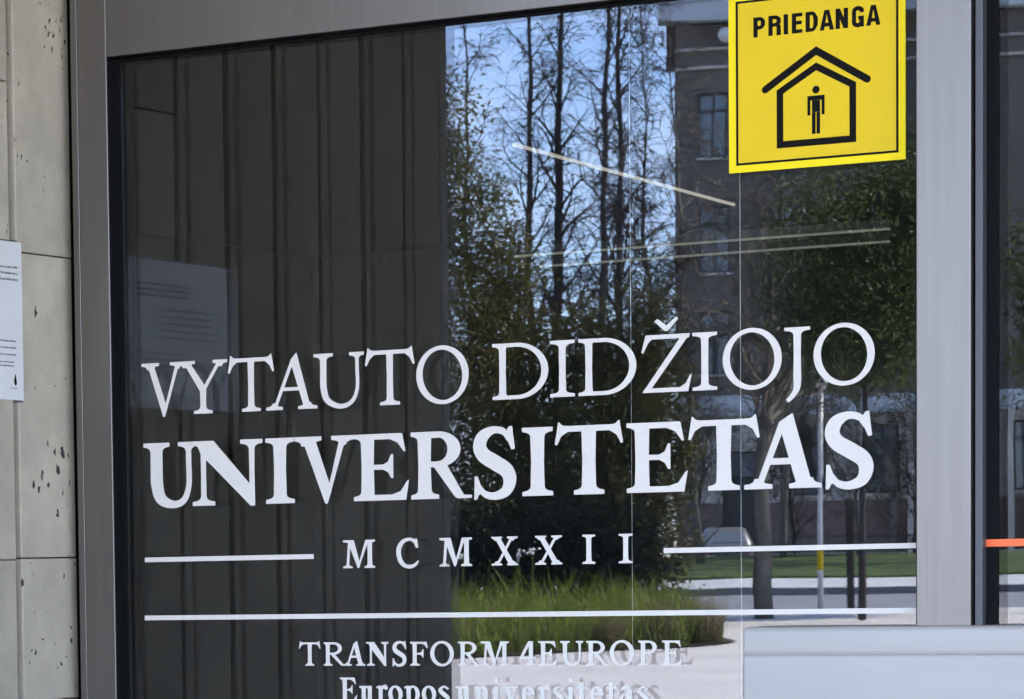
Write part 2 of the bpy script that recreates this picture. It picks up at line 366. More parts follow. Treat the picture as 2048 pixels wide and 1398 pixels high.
# door to the right of the mullion
door = thing('glass_door', 'dark framed glass door cut off at the right edge beside the pale mullion', 'door', (-1.5048, 0, 0))
DX = 1.0
MB().box(0.0008, 0.0035, -0.012, 0.06, 0.02, 2.60).build('hinge_gap', M_gasket, door)
MB().box(0.0037, 0.0145, -0.022, 0.05, 0.02, 2.60).build('stile', M_dark, door, bevel=0.001)
MB().box(0.0147, 0.031, -0.004, 0.05, 0.02, 2.58).build('seal', M_gasket, door)
MB().box(DX - 0.04, DX, -0.02, 0.05, 0.02, 2.60).build('lock_stile', M_dark, door, bevel=0.001)
MB().box(0.0312, DX - 0.041, -0.02, 0.05, 0.02, 0.12).build('bottom_rail', M_dark, door, bevel=0.001)
MB().box(0.0312, DX - 0.041, -0.02, 0.05, 2.54, 2.60).build('top_rail', M_dark, door, bevel=0.001)
pane('outer_pane', 0.031, DX - 0.04, 0.12, 2.54, 0, M_glass_out, door)
pane('inner_pane', 0.031, DX - 0.04, 0.12, 2.54, 0.021, M_glass_in, door)
MB().box(0.0135, DX - 0.045, -0.0045, -0.004, 1.5022, 1.5128).build('orange_stripe', M_orange, door)
hb = MB().tube([(DX - 0.10, -0.07, 0.85), (DX - 0.10, -0.07, 1.25)], 0.012, 12); hb.tube([(DX - 0.10, -0.07, 0.9), (DX - 0.10, -0.01, 0.9)], 0.008, 8); hb.tube([(DX - 0.10, -0.07, 1.2), (DX - 0.10, -0.01, 1.2)], 0.008, 8)
hb.build('handle', M_alu, door, smooth=True)

# wall, added shading canopy, floor of the building around the glazing
fac = thing('facade_wall', 'grey building wall over and beside the glazed front', 'wall', (0, 0, 0))
MB().box(-3.02, 6, -0.02, 0.22, 2.622, 5.2).build('upper_wall', M_conc2, fac)
MB().box(-0.50, 6, -0.02, 0.22, 0.0, 2.62).build('side_wall', M_conc2, fac)
MB().box(-1.40, -0.505, -0.02, 0.22, 2.602, 2.6215).build('door_head', M_conc2, fac)
MB().box(-2.9995, -1.50, -0.02, 0.06, 0.0, ZB - 0.082).build('plinth', M_conc2, fac)
MB().box(-5.6, -3.325, -0.02, 0.22, 0.0, 5.2).build('far_wall', M_conc2, fac)
cano = thing('shade_canopy', 'unseen flat grey canopy on columns, added to shade the glazed front', 'canopy', (0, 0, 4.1))
MB().box(-12, 9, -8.8, -0.021, 0.0, 0.35).build('slab', M_conc2, cano, bevel=0.004)  # unseen slab, made very deep to cut the light on the facade
for cx in (-10.5, 0.6, 6.5): MB().tube([(cx, -8.2, -4.1), (cx, -8.2, -0.002)], 0.22, 20).build('added_column', M_conc2, cano, smooth=True)  # columns added to prop the deep slab, clear of the reflections

# low pale wall in the lower right corner
led = thing('base_panel', 'smooth pale blue-grey panel across the bottom right corner below the mullion', 'panel', (0, 0, 0))
LX = -1.8378
def bullnose(name, prof, closed_top):
    mb = MB(); R0 = 0.004; rows = []; B = 0.048
    for dd, z in prof:
        r = R0 - dd; k = len(mb.v); e = -0.002 - B + R0
        if r > 0:
            P = [(LX + dd, -0.002)] + [(LX + R0 + r * math.cos(math.radians(180 + 15 * i)), e + r * math.sin(math.radians(180 + 15 * i))) for i in range(7)] + [(0.4, -0.002 - B + dd)]
        else:
            P = [(LX + dd, -0.002)] + [(LX + dd, -0.002 - B + dd)] * 7 + [(0.4, -0.002 - B + dd)]
        mb.v += [(x, y, z) for x, y in P]; rows.append(k)
    for ka, kb in zip(rows[:-1], rows[1:]):
        for i in range(8): mb.f.append((ka + i, kb + i, kb + i + 1, ka + i + 1))
    me = mb.mesh(name, smooth=True); link(name, me, M_ledge, led)
bullnose('capping', [(0.045, 1.3905), (0.012, 1.3903), (0.004, 1.3895), (0.0012, 1.387), (0.0, 1.383), (0.0, 1.366), (0.0, 1.356), (0.0002, 1.3500), (0.0012, 1.3486)], True)
bullnose('wall_body', [(0.0012, 1.3484), (0.0004, 1.3470), (0.0, 1.344), (-0.0003, 1.338), (-0.003, 1.20), (-0.006, 0.9), (-0.006, 0.0)], False)

# ------------------------------------------------------------------ lettering
def cat_rom(P, n=8):
    P = [np.array(p, float) for p in P]; P = [2 * P[0] - P[1]] + P + [2 * P[-1] - P[-2]]; out = []
    for i in range(1, len(P) - 2):
        for t in np.linspace(0, 1, n, endpoint=False):
            a, b, c, d = P[i - 1], P[i], P[i + 1], P[i + 2]
            out.append(0.5 * (2 * b + (c - a) * t + (2 * a - 5 * b + 4 * c - d) * t * t + (3 * b - a - 3 * c + d) * t ** 3))
    out.append(P[-2]); return out

class Glyph:
    """flat pieces in units of the cap height"""
    def __init__(s, W, S_, h, t, L, k=1.0):
        s.W, s.S, s.h, s.t, s.L = W, S_, h, t, L; s.P = []
    def poly(s, *pts): s.P.append([tuple(p) for p in pts]); return s
    def stroke(s, pts, wid, n=8, smooth=True):
        q = [np.array([*p, w], float) for p, w in zip(pts, wid)] if hasattr(wid, '__len__') else [np.array([*p, wid], float) for p in pts]
        q = cat_rom(q, n) if smooth else q
        Lf, Rt = [], []
        for i, p in enumerate(q):
            d = q[min(i + 1, len(q) - 1)][:2] - q[max(i - 1, 0)][:2]; d = d / (np.hypot(*d) + 1e-9); nn = np.array([-d[1], d[0]])
            Lf.append(p[:2] + nn * p[2] / 2); Rt.append(p[:2] - nn * p[2] / 2)
        s.P.append(('strip', Lf, Rt)); return s
    def ring(s, cx, cyy, rx, ry, ix, iy, tilt=0.0, a0=0, a1=360, n=40):
        A, B = [], []
        for i in range(n + 1):
            a = math.radians(a0 + (a1 - a0) * i / n); A.append((cx + rx * math.cos(a), cyy + ry * math.sin(a)))
            b = a - tilt; x, y = ix * math.cos(b), iy * math.sin(b); B.append((cx + x * math.cos(tilt) - y * math.sin(tilt), cyy + x * math.sin(tilt) + y * math.cos(tilt)))
        s.P.append(('strip', A, B)); return s
    def serif(s, x, w, y=0.0, d=1, l=None, r=None):
        l = s.L if l is None else l; r = s.L if r is None else r; t = s.t * 0.85; b = t * 2.0
        hw = w / 2
        pts = [(x - l, 0), (x + r, 0), (x + r, t * 0.85), (x + hw + (r - hw) * 0.45, t * 1.05), (x + hw + (r - hw) * 0.12, t * 1.4), (x + hw, b), (x - hw, b), (x - hw - (l - hw) * 0.12, t * 1.4), (x - hw - (l - hw) * 0.45, t * 1.05), (x - l, t * 0.85)]
        s.poly(*[(px, y + d * py) for px, py in pts]); return s
    def stem(s, x, w, y0=0.0, y1=1.0):
        e = 0.03 * w
        s.poly((x - w / 2 - e, y0), (x + w / 2 + e, y0), (x + w / 2 - e, (y0 + y1) / 2), (x + w / 2 + e, y1), (x - w / 2 - e, y1), (x - w / 2 + e, (y0 + y1) / 2)); return s
    def para(s, x0, x1, w, y0=0.0, y1=1.0):
        s.poly((x0 - w / 2, y0), (x0 + w / 2, y0), (x1 + w / 2, y1), (x1 - w / 2, y1)); return s

def serif_glyph(ch, W, S_, h, t, L):
    g = Glyph(W, S_, h, t, L); bold = S_ > 0.17
    wing = 0.10 if bold else 0.075
    if ch == 'I':
        g.stem(W / 2, S_).serif(W / 2, S_, 0, 1, W / 2, W / 2).serif(W / 2, S_, 1, -1, W / 2, W / 2)
    elif ch == 'V':
        xl, xr, ap = L * 0.95, W - L * 0.85, W * (0.50 if not bold else 0.52)
        g.poly((xl - S_ / 2, 1), (xl + S_ * 0.52, 1), (ap + S_ * 0.42, 0.18), (ap + 0.02, -0.025), (ap - 0.02, -0.025))
        g.poly((xr - h / 2, 1), (xr + h * 0.6, 1), (ap + 0.02, -0.025), (ap - 0.0, 0.02), (ap + h * 0.1, 0.12))
        g.serif(xl, S_, 1, -1, xl, L).serif(xr, h, 1, -1, L * 0.85, W - xr)
    elif ch == 'Y':
        xl, xr, c = L * 0.95, W - L * 0.75, W * 0.515
        g.stem(c, S_, 0, 0.46)
        g.poly((xl - S_ / 2, 1), (xl + S_ * 0.52, 1), (c + S_ * 0.45, 0.50), (c + S_ / 2, 0.42), (c - S_ / 2, 0.42))
        g.poly((xr - h * 0.55, 1), (xr + h * 0.55, 1), (c + S_ / 2, 0.46), (c + S_ / 2, 0.40), (c - S_ * 0.05, 0.40), (c + S_ * 0.05, 0.50))
        g.serif(xl, S_, 1, -1, xl, L).serif(xr, h, 1, -1, L * 0.8, W - xr).serif(c, S_, 0, 1)
    elif ch == 'A':
        xl, xr, ap = L * 0.85, W - L, W * 0.56
        tx = ap + S_ * 0.2
        g.poly((xr - S_ * 0.52, 0), (xr + S_ * 0.52, 0), (tx + S_ * 0.16, 1.05), (tx - S_ * 0.1, 1.02), (tx - S_ * 0.75, 0.93), (tx - S_ * 0.62, 0.80))
        g.poly((xl - h / 2, 0), (xl + h / 2, 0), (tx - S_ * 0.4, 0.86), (tx - S_ * 0.75, 0.93))
        yb = 0.38; f = lambda y: xl + (tx - S_ * 0.6 - xl) * y / 0.9
        g.poly((f(yb) - h * .1, yb - h * 0.45), (xr - (xr - tx) * yb - 0.2 * S_, yb - h * 0.45), (xr - (xr - tx) * yb - 0.2 * S_, yb + h * 0.5), (f(yb), yb + h * 0.5))
        g.serif(xl, h, 0, 1, L * 0.85, L * 0.9).serif(xr, S_, 0, 1, L, L)
    elif ch == 'U':
        xl, xr = L, W - L * 0.72
        bh = h * 1.25
        g.stroke([(xl, 1), (xl, 0.7), (xl + 0.005, 0.36), (xl + (xr - xl) * 0.13, 0.13), (xl + (xr - xl) * 0.5, bh / 2 - 0.025), (xl + (xr - xl) * 0.84, 0.10), (xr, 0.34), (xr, 0.7), (xr, 1)],
                 [S_, S_, S_, S_ * 0.88, bh, h * 1.1, h, h, h])
        g.serif(xl, S_, 1, -1, L, L).serif(xr, h, 1, -1, L * 0.8, L * 0.72)
    elif ch == 'T':
        c = W / 2; g.stem(c, S_, 0, 1 - t * 0.3).serif(c, S_, 0, 1)
        g.poly((0.10, 1 - t), (W - 0.10, 1 - t), (W - 0.10, 1.0), (0.10, 1.0))
        for m_ in (0, 1):
            f = (lambda x: x) if not m_ else (lambda x: W - x)
            g.poly((f(0.0), 0.735), (f(0.035), 0.725), (f(0.10), 0.85), (f(0.14 + wing * 0.5), 1 - t - 0.01), (f(0.22), 1 - t * 0.9), (f(0.22), 1.0), (f(0.14), 1.005), (f(0.105), 1.02), (f(0.07), 1.055), (f(0.055), 1.055))
    elif ch == 'O':
        g.ring(W / 2, 0.5, W / 2, 0.53, W / 2 - S_ * 1.0, 0.53 - h * 1.05, 0.17, n=48)
    elif ch in 'DRP':
        x = L * (0.98 if ch == 'D' else 0.95); g.stem(x, S_)
        if ch == 'D':
            g.serif(x, S_, 0, 1, x, L * 0.6).serif(x, S_, 1, -1, x, L * 0.6)
            g.poly((x, 0), (W * 0.45, 0), (W * 0.45, h), (x, h)).poly((x, 1), (W * 0.45, 1), (W * 0.45, 1 - h), (x, 1 - h))
            g.ring(W * 0.44, 0.5, W * 0.56, 0.5, W * 0.56 - S_ * 1.02, 0.5 - h, 0, -90, 90, 30)
        else:
            g.serif(x, S_, 0, 1, x, L).serif(x, S_, 1, -1, x, L * 0.6)
            bw = W * (0.82 if ch == 'R' else 0.99); yb = 0.47; cyy = (1 + yb) / 2; ry = (1 - yb) / 2; x1 = bw * 0.55
            g.poly((x, 1), (x1, 1), (x1, 1 - h), (x, 1 - h)).poly((x, yb), (x1, yb), (x1, yb + h * .9), (x, yb + h * .9))
            g.ring(x1, cyy, bw - x1, ry, bw - x1 - S_ * 0.98, ry - h * 0.95, 0, -90, 90, 24)
            if ch == 'R':
                xa = x + S_ * 0.65
                g.poly((xa, yb + 0.02), (xa + S_ * 1.05, yb + 0.03), (W - L * 0.55, 0.05), (W, 0.045), (W, 0), (W - L * 0.95, 0), (W - L * 1.15, 0.02))
    elif ch in ('Z', 'Ž'):
        x0, x1 = 0.02, W - 0.05
        g.poly((0.10, 1 - t), (x1, 1 - t), (x1 + 0.02, 1), (0.10, 1))
        g.poly((x1 - S_ * 1.05, 1 - t * .5), (x1 + 0.02, 0.998), (x0 + S_ * 1.15, t * 0.6), (x0, 0.002))
        g.poly((x0, 0), (W - 0.06, 0), (W - 0.06, t), (x0 + 0.05, t))
        g.poly((0.005, 0.70), (0.04, 0.69), (0.13, 0.86), (0.20, 1 - t), (0.2, 1.0), (0.085, 1.0))
        g.poly((W, 0.30), (W - 0.03, 0.28), (W - 0.11, 0.14), (W - 0.22, t), (W - 0.22, 0), (W - 0.065, 0.0))
        if ch == 'Ž':
            c = W * 0.5
            g.poly((c - 0.215, 1.235), (c - 0.155, 1.275), (c + 0.01, 1.15), (c + 0.03, 1.06), (c - 0.03, 1.06))
            g.poly((c + 0.225, 1.265), (c + 0.185, 1.30), (c - 0.0, 1.15), (c - 0.02, 1.062), (c + 0.03, 1.062))
    elif ch == 'J':
        x = W / 2; g.serif(x, S_, 1, -1, W / 2, W / 2).stem(x, S_, 0.1, 1)
        g.stroke([(x, 0.14), (x - 0.005, 0.0), (x - 0.04, -0.10), (x - 0.11, -0.19), (x - 0.18, -0.25)], [S_ * 1.03, S_ * 0.95, S_ * 0.75, S_ * 0.62, S_ * 0.5])
    elif ch == 'N':
        xl, xr = L * 1.05, W - L * 0.80
        top = L * 0.55
        g.stem(xl, h, 0, 0.95).stem(xr, h, 0.0, 1)
        g.poly((top - 0.02, 1), (xl + S_ * 0.85, 1), (xr + h / 2, 0.22), (xr + h / 2, -0.02), (xr - h * 0.3, -0.02), (xl - h / 2, 0.80))
        g.poly((0, 1), (xl + 0.05, 1), (xl, 1 - t * 1.6), (L * 0.5, 1 - t * 0.85), (0, 1 - t * 0.7))
        g.serif(xl, h, 0, 1, L * 0.85, L * 0.85).serif(xr, h, 1, -1, L * 0.85, L * 0.80)
    elif ch in 'EF':
        x = L * 1.0; g.stem(x, S_)
        g.serif(x, S_, 1, -1, x, L * 0.5)
        e = W - (0.055 if ch == 'E' else 0.02)
        g.poly((x, 1), (e - 0.07, 1), (e - 0.09, 1 - t), (x, 1 - t))
        g.poly((e - 0.07, 1), (e - 0.05, 0.985), (e, 0.73), (e - 0.03, 0.725), (e - 0.13, 0.86), (e - 0.26, 1 - t), (e - 0.26, 1))
        ym = 0.5; xm = x + (e - x) * 0.62
        g.poly((x, ym + t * 0.45), (xm, ym + t * 0.45), (xm, ym - t * 0.45), (x, ym - t * 0.45))
        g.poly((xm + 0.035, ym + 0.19), (xm + 0.0, ym + 0.19), (xm - 0.05, ym + 0.08), (xm - 0.14, ym + t * 0.4), (xm - 0.14, ym - t * 0.4), (xm - 0.05, ym - 0.08), (xm, ym - 0.17), (xm + 0.035, ym - 0.17))
        if ch == 'E':
            g.serif(x, S_, 0, 1, x, L * 0.5)
            g.poly((x, 0), (W - 0.07, 0), (W - 0.09, t), (x, t))
            g.poly((W - 0.05, 0), (W, 0.30), (W - 0.035, 0.28), (W - 0.14, 0.13), (W - 0.28, t), (W - 0.28, 0))
        else: g.serif(x, S_, 0, 1, x, L * 1.1)
    elif ch == 'S':
        P = [(0.84, 0.83), (0.72, 0.955), (0.47, 0.985), (0.23, 0.90), (0.145, 0.755), (0.24, 0.62), (0.50, 0.51), (0.78, 0.385), (0.855, 0.24), (0.76, 0.085), (0.50, 0.015), (0.26, 0.05), (0.14, 0.16)]
        wd = [h * .6, h, h * 1.15, S_ * 0.85, S_ * 0.98, S_ * 1.02, S_ * 1.05, S_ * 1.02, S_ * 0.95, S_ * 0.75, h * 1.2, h, h * .6]
        k = 1 - S_ * 0.15
        g.stroke([(x * W if abs(x - .5) < .05 else W * (0.5 + (x - .5) * (1.0 if not bold else 0.98)), y) for x, y in P], wd, 6)
        g.poly((W * 0.84, 1.035), (W * 0.91, 1.035), (W * 0.97, 0.70), (W * 0.89, 0.69), (W * 0.80, 0.83), (W * 0.73, 0.93))
        g.poly((W * 0.015, -0.03), (W * 0.08, -0.03), (W * 0.13, 0.04), (W * 0.26, 0.065), (W * 0.2, 0.13), (W * 0.1, 0.31), (W * 0.03, 0.31))
    elif ch == 'M':
        xl, xr = L * 0.85, W - L * 0.95; ap = W * 0.48
        g.para(xl - 0.01, xl + 0.07, h, 0, 1).stem(xr, S_, 0, 1)
        g.poly((xl + 0.03, 1), (xl + 0.05 + S_ * 1.05, 1), (ap + S_ * 0.42, 0.12), (ap + 0.02, 0.0), (ap - 0.03, 0.0), (xl + 0.03, 0.88))
        g.poly((xr - S_ * 0.5, 1), (xr - S_ * 0.5, 0.86), (ap + 0.04, 0.06), (ap - 0.01, 0.10), (xr - S_ * 0.95, 1))
        g.serif(xl, h, 0, 1, xl, L * 0.85).serif(xr, S_, 0, 1, L * 0.95, L * 0.95)
        g.poly((0.0, 1), (xl + 0.1, 1), (xl + 0.1, 1 - t * 1.4), (0.0, 1 - t * 0.8)).poly((W, 1), (xr - .1, 1), (xr - .1, 1 - t * 1.4), (W, 1 - t * 0.8))
    elif ch == 'C':
        P = [(0.86, 0.80), (0.76, 0.93), (0.56, 0.985), (0.30, 0.90), (0.145, 0.68), (0.13, 0.45), (0.22, 0.2), (0.40, 0.05), (0.64, 0.02), (0.84, 0.10), (0.95, 0.22)]
        g.stroke([(x * W, y) for x, y in P], [h * .8, h * 1.1, h * 1.1, S_ * .8, S_, S_, S_ * .95, S_ * .75, h * 1.3, h, h * .6], 6)
        g.poly((W * 0.80, 1.0), (W * 0.90, 1.0), (W * 0.955, 0.68), (W * 0.86, 0.67), (W * 0.76, 0.86))
    elif ch == 'X':
        a, b = L * 0.9, W - L * 0.9
        g.para(b, a, S_ * 1.15, 0, 1).para(a, b, h * 1.05, 0, 1)
        for x, w in ((a, h), (b, S_)): g.serif(x, w, 0, 1, L * .9, L * .9)
        for x, w in ((a, S_), (b, h)): g.serif(x, w, 1, -1, L * .9, L * .9)
    elif ch == '4':
        x = W * 0.70; g.stem(x, S_, 0, 1)
        g.poly((x + S_ * .5, 1), (x - S_ * .6, 1), (0.0, 0.36), (0.02, 0.30), (0.12, 0.32), (x - S_ * .4, 0.82), (x + S_ * .3, 0.9))
        g.poly((0.0, 0.26), (W, 0.26), (W, 0.36), (0.0, 0.36)).serif(x, S_, 0, 1, L * .85, L * .85)
    # lower case, x height 0.66
    elif ch in 'nuriptvaeosl':
        X = 0.66
        if ch == 'o': g.ring(W / 2, X / 2, W / 2, X / 2 + 0.02, W / 2 - S_, X / 2 + 0.02 - h, 0.15, n=28)
        elif ch == 'i':
            g.stem(W / 2, S_, 0, X).serif(W / 2, S_, 0, 1, W / 2, W / 2).poly((0, X - .07), (W / 2 - S_ / 2, X), (W / 2, X), (W / 2, X - .12), (0, X - .10))
            g.ring(W / 2, 0.88, 0.09, 0.09, 0.001, 0.001, n=14)
        elif ch in 'nrpu':
            xl = L * .9; xr = W - L * .9
            if ch == 'u':
                g.stem(xl, S_, 0.15, X).stem(xr, S_, 0, X).stroke([(xl, .2), (xl + .06, .05), ((xl + xr) / 2, .03), (xr, .14)], [S_, S_ * .8, h * 1.3, h])
                for x in (xl, xr): g.poly((x - L * .9, X), (x, X), (x, X - .13), (x - L * .9, X - .07))
                g.serif(xr, S_, 0, 1, 0.05, L * .9)
            else:
                y0 = -0.3 if ch == 'p' else 0
                g.stem(xl, S_, y0, X).serif(xl, S_, y0, 1, L * .9, L * .9).poly((0, X - .03), (xl, X + .03), (xl, X - .13), (0, X - .08))
                if ch == 'n':
                    g.stem(xr, S_, 0, X - .18).serif(xr, S_, 0, 1, L * .9, L * .9).stroke([(xl, X - .14), ((xl + xr) / 2, X - .03), (xr - .03, X - .1), (xr, X - .25)], [h, h * 1.4, S_ * .8, S_])
                elif ch == 'r': g.stroke([(xl, X - .16), (xl + .1, X - .05), (W - .06, X - .03)], [h, h * 1.5, S_]).ring(W - .08, X - .07, .085, .085, .001, .001, n=12)
                else: g.ring(W * .55, X / 2, W * .45, X / 2 + .02, W * .45 - S_, X / 2 + .02 - h, .0, -150, 150, 24)
        elif ch == 't': g.stem(W * .45, S_, .1, X + .16).poly((0, X), (W, X), (W, X - .08), (0, X - .08)).stroke([(W * .45, .16), (W * .55, .04), (W, .07)], [S_, S_ * .7, h])
        elif ch == 'v':
            a, b, ap = L * .8, W - L * .75, W * .52
            g.para(ap, a, S_, -0.02, X).para(ap + .02, b, h, -0.02, X).poly((0, X), (a + L * .9, X), (a + L * .9, X - .06), (0, X - .06)).poly((W, X), (b - L * .6, X), (b - L * .6, X - .06), (W, X - .06))
        elif ch == 'e': g.ring(W / 2, X / 2, W / 2, X / 2 + .02, W / 2 - S_, X / 2 + .02 - h, .1, 0, 315, 30).poly((S_ * .6, X * .5), (W - .01, X * .5), (W - .01, X * .5 + h), (S_ * .6, X * .5 + h))
        elif ch == 'a':
            xr = W * .70; g.stem(xr, S_, .06, X - .15).stroke([(.06, X - .15), (.2, X - .03), (xr - .08, X - .04), (xr, X - .2)], [h, h * 1.4, S_ * .8, S_]).poly((xr, .0), (W, .0), (W, .06), (xr, .12))
            g.ring(W * .38, .19, W * .38, .21, W * .38 - S_ * .8, .21 - h, 0, n=20)
        elif ch == 's': g.stroke([(W * .88, X * .82), (W * .5, X * .97), (W * .16, X * .75), (W * .5, X * .5), (W * .86, X * .25), (W * .5, X * .03), (W * .08, X * .2)], [h, h, S_ * .8, S_, S_ * .8, h, h])
    return g

def sans_glyph(ch, W, S_):
    g = Glyph(W, S_, S_, S_, 0); t = S_ * 0.82; x0, x1 = S_ / 2, W - S_ / 2
    st = lambda x, a=0.0, b=1.0: g.poly((x - S_ / 2, a), (x + S_ / 2, a), (x + S_ / 2, b), (x - S_ / 2, b))
    bar = lambda a, b, y: g.poly((a, y - t / 2), (b, y - t / 2), (b, y + t / 2), (a, y + t / 2))
    if ch == 'I': st(W / 2)
    elif ch == 'E': st(x0); bar(0, W, 1 - t / 2); bar(0, W, t / 2); bar(0, W * .94, .52)
    elif ch in 'PRD':
        st(x0); yb = 0 if ch == 'D' else (0.38 if ch == 'P' else 0.44); cyy = (1 + yb) / 2; ry = (1 - yb) / 2; xc = W * 0.55 if ch != 'D' else W * .5
        bar(0, xc, 1 - t / 2); bar(0, xc, yb + t / 2)
        g.ring(xc, cyy, W - xc, ry, W - xc - S_, ry - t, 0, -90, -35 if False else 90, 24)
        g.poly((W - S_ * .98, cyy - ry * .45), (W, cyy - ry * .45), (W, cyy + ry * .45), (W - S_ * .98, cyy + ry * .45))
        if ch == 'R': g.stroke([(x1 - S_ * .1, yb + t * .4), (x1, yb - .12), (x1, 0.0)], S_, 5)
    elif ch == 'A':
        g.poly((0, 0), (S_, 0), (W / 2 + S_ * .15, .98), (W / 2 + S_ * .15, 1), (W / 2 - S_ * .55, 1)); g.poly((W - S_, 0), (W, 0), (W / 2 + S_ * .55, 1), (W / 2 - S_ * .15, 1), (W / 2 - S_ * .15, .98)); bar(W * .2, W * .8, .27)
    elif ch == 'N': st(x0); st(x1); g.poly((0, 1), (S_ * 1.02, 1), (W, 0), (W - S_ * 1.02, 0))
    elif ch == 'G':
        g.stroke([(x1, .70), (x1 - .01, .84), (W / 2, 1 - t / 2 + .01), (x0 + .01, .82), (x0, .5), (x0 + .01, .18), (W / 2, t / 2 - .01), (x1 - .04, .16), (x1, .36)], [S_ * .95] * 9, 6)
        bar(W * .52, W, .44); st(x1, 0, .46)
    return g

def letter_mesh(name, g, H, y_front=-0.0012, thick=0.0003):
    v, f = [], []
    for k, p in enumerate(g.P):
        y = -k * 0.00002
        def add(pts): 
            b = len(v); v.extend((a[0] * H, y, a[1] * H) for a in pts); return b
        if p and p[0] == 'strip':
            A, B = p[1], p[2]; n = len(A); a = add(A); b = add(B)
            for i in range(n - 1): f.append((a + i, a + i + 1, b + i + 1, b + i))
        else:
            a = add(p); f.append(tuple(range(a, a + len(p))))
    me = bpy.data.meshes.new(name); me.from_pydata(v, [], f)
    bm = bmesh.new(); bm.from_mesh(me)
    for fc in bm.faces:
        fc.normal_update()
        if fc.normal.y > 0: fc.normal_flip()
    r = bmesh.ops.extrude_face_region(bm, geom=bm.faces[:], use_keep_orig=True)
    bmesh.ops.translate(bm, verts=[e for e in r['geom'] if isinstance(e, bmesh.types.BMVert)], vec=(0, -thick, 0))
    bmesh.ops.triangulate(bm, faces=[fc for fc in bm.faces if len(fc.verts) > 4])
    bm.to_mesh(me); bm.free(); return me

def text_line(label, items, z0, H, S_, h, t, L, yplane=-0.0006):
    root = thing('window_lettering', label, 'lettering', (items[0][1], yplane, z0))
    for ch, a, b in items:
        g = serif_glyph(ch, (b - a) / H, S_, h, t, L)
        link('letter', letter_mesh('letter', g, H), M_vinyl, root, (a - items[0][1], 0, 0))
    return root


def text_line(label, items, z0, H, S_, h, t, L, yplane=-0.0006):
    x0 = items[0][1]
    root = thing('window_lettering', label, 'lettering', (x0, yplane, z0))
    for i, (ch, a, b) in enumerate(items):
        g = serif_glyph(ch, (b - a) / H, S_, h, t, L)
        link('letter', letter_mesh('letter', g, H), M_vinyl, root, (a - x0, -(i % 2) * 0.00035, 0))
    return root

text_line('thin white serif letters spelling VYTAUTO DIDŽIOJO, topmost line of lettering on the glass', [
    ('V', -2.8876, -2.8040), ('Y', -2.8200, -2.7263), ('T', -2.7254, -2.6406), ('A', -2.6555, -2.563), ('U', -2.5693, -2.4795), ('T', -2.4778, -2.391), ('O', -2.3887, -2.2987),
    ('D', -2.2583, -2.1651), ('I', -2.1624, -2.1218), ('D', -2.1156, -2.0216), ('Ž', -2.0141, -1.9338), ('I', -1.9324, -1.8938), ('O', -1.8852, -1.794), ('J', -1.7898, -1.7506), ('O', -1.7457, -1.6538)],
    1.7448, 0.0865, 0.13, 0.07, 0.075, 0.20)
text_line('large bold white serif letters spelling UNIVERSITETAS', [
    ('U', -2.8863, -2.7829), ('N', -2.7990, -2.6635), ('I', -2.6583, -2.6059), ('V', -2.605, -2.497), ('E', -2.4999, -2.4029), ('R', -2.3992, -2.2949), ('S', -2.2923, -2.2198),
    ('I', -2.2097, -2.1587), ('T', -2.1555, -2.0438), ('E', -2.0381, -1.9407), ('T', -1.9399, -1.8282), ('A', -1.8522, -1.7335), ('S', -1.7289, -1.6557)],
    1.5945, 0.1055, 0.215, 0.095, 0.085, 0.235)
text_line('small widely spaced white letters reading MCMXXII between two short white bars', [
    ('M', -2.5205, -2.4638), ('C', -2.4274, -2.3859), ('M', -2.3515, -2.2959), ('X', -2.2623, -2.2185), ('X', -2.1892, -2.1448), ('I', -2.111, -2.0902), ('I', -2.052, -2.0296)],
    1.4880, 0.0448, 0.18, 0.10, 0.085, 0.22)
text_line('white serif lettering TRANSFORM 4EUROPE below the long white bar', [
    ('T', -2.6018, -2.563), ('R', -2.5572, -2.5172), ('A', -2.5215, -2.4831), ('N', -2.4813, -2.4416), ('S', -2.4355, -2.4101), ('F', -2.404, -2.3727), ('O', -2.3692, -2.3286), ('R', -2.3209, -2.2829), ('M', -2.2825, -2.235),
    ('4', -2.216, -2.19), ('E', -2.1855, -2.1542), ('U', -2.149, -2.111), ('R', -2.1063, -2.0690), ('O', -2.0676, -2.0279), ('P', -2.0214, -1.9913), ('E', -1.9829, -1.9509)],
    1.3320, 0.0378, 0.185, 0.095, 0.085, 0.21)
x = -2.3258; it = [('E', -2.5288, -2.4981), ('u', -2.4942, -2.4678), ('r', -2.4645, -2.4441), ('o', -2.4432, -2.4178), ('p', -2.4153, -2.3881), ('o', -2.3846, -2.3595), ('s', -2.3561, -2.3362)]
for ch, w in zip('universitetas', (.0265, .0275, .0125, .027, .0225, .0205, .0185, .0125, .0165, .0225, .0165, .0245, .0185)):
    it.append((ch, x, x + w)); x += w + 0.0046
text_line('white text Europos universitetas cut off by the bottom edge, lowest line of lettering', it, 1.2737, 0.0393, 0.185, 0.085, 0.08, 0.22)

def bar(label, x0, x1, z0, z1):
    o = MB().box(0, x1 - x0, -0.0009, -0.0006, 0, z1 - z0).build('white_bar', M_vinyl, None, loc=(x0, 0, z0)); tag(o, label, 'stripe')
bar('short white bar on the glass left of MCMXXII', -2.8868, -2.5731, 1.5040, 1.5118)
bar('white bar on the glass between MCMXXII and the pale mullion', -1.9796, XR - 0.002, 1.5022, 1.5098)
bar('long white bar running the whole width of the glass under MCMXXII', -2.8885, XR - 0.002, 1.4078, 1.4156)

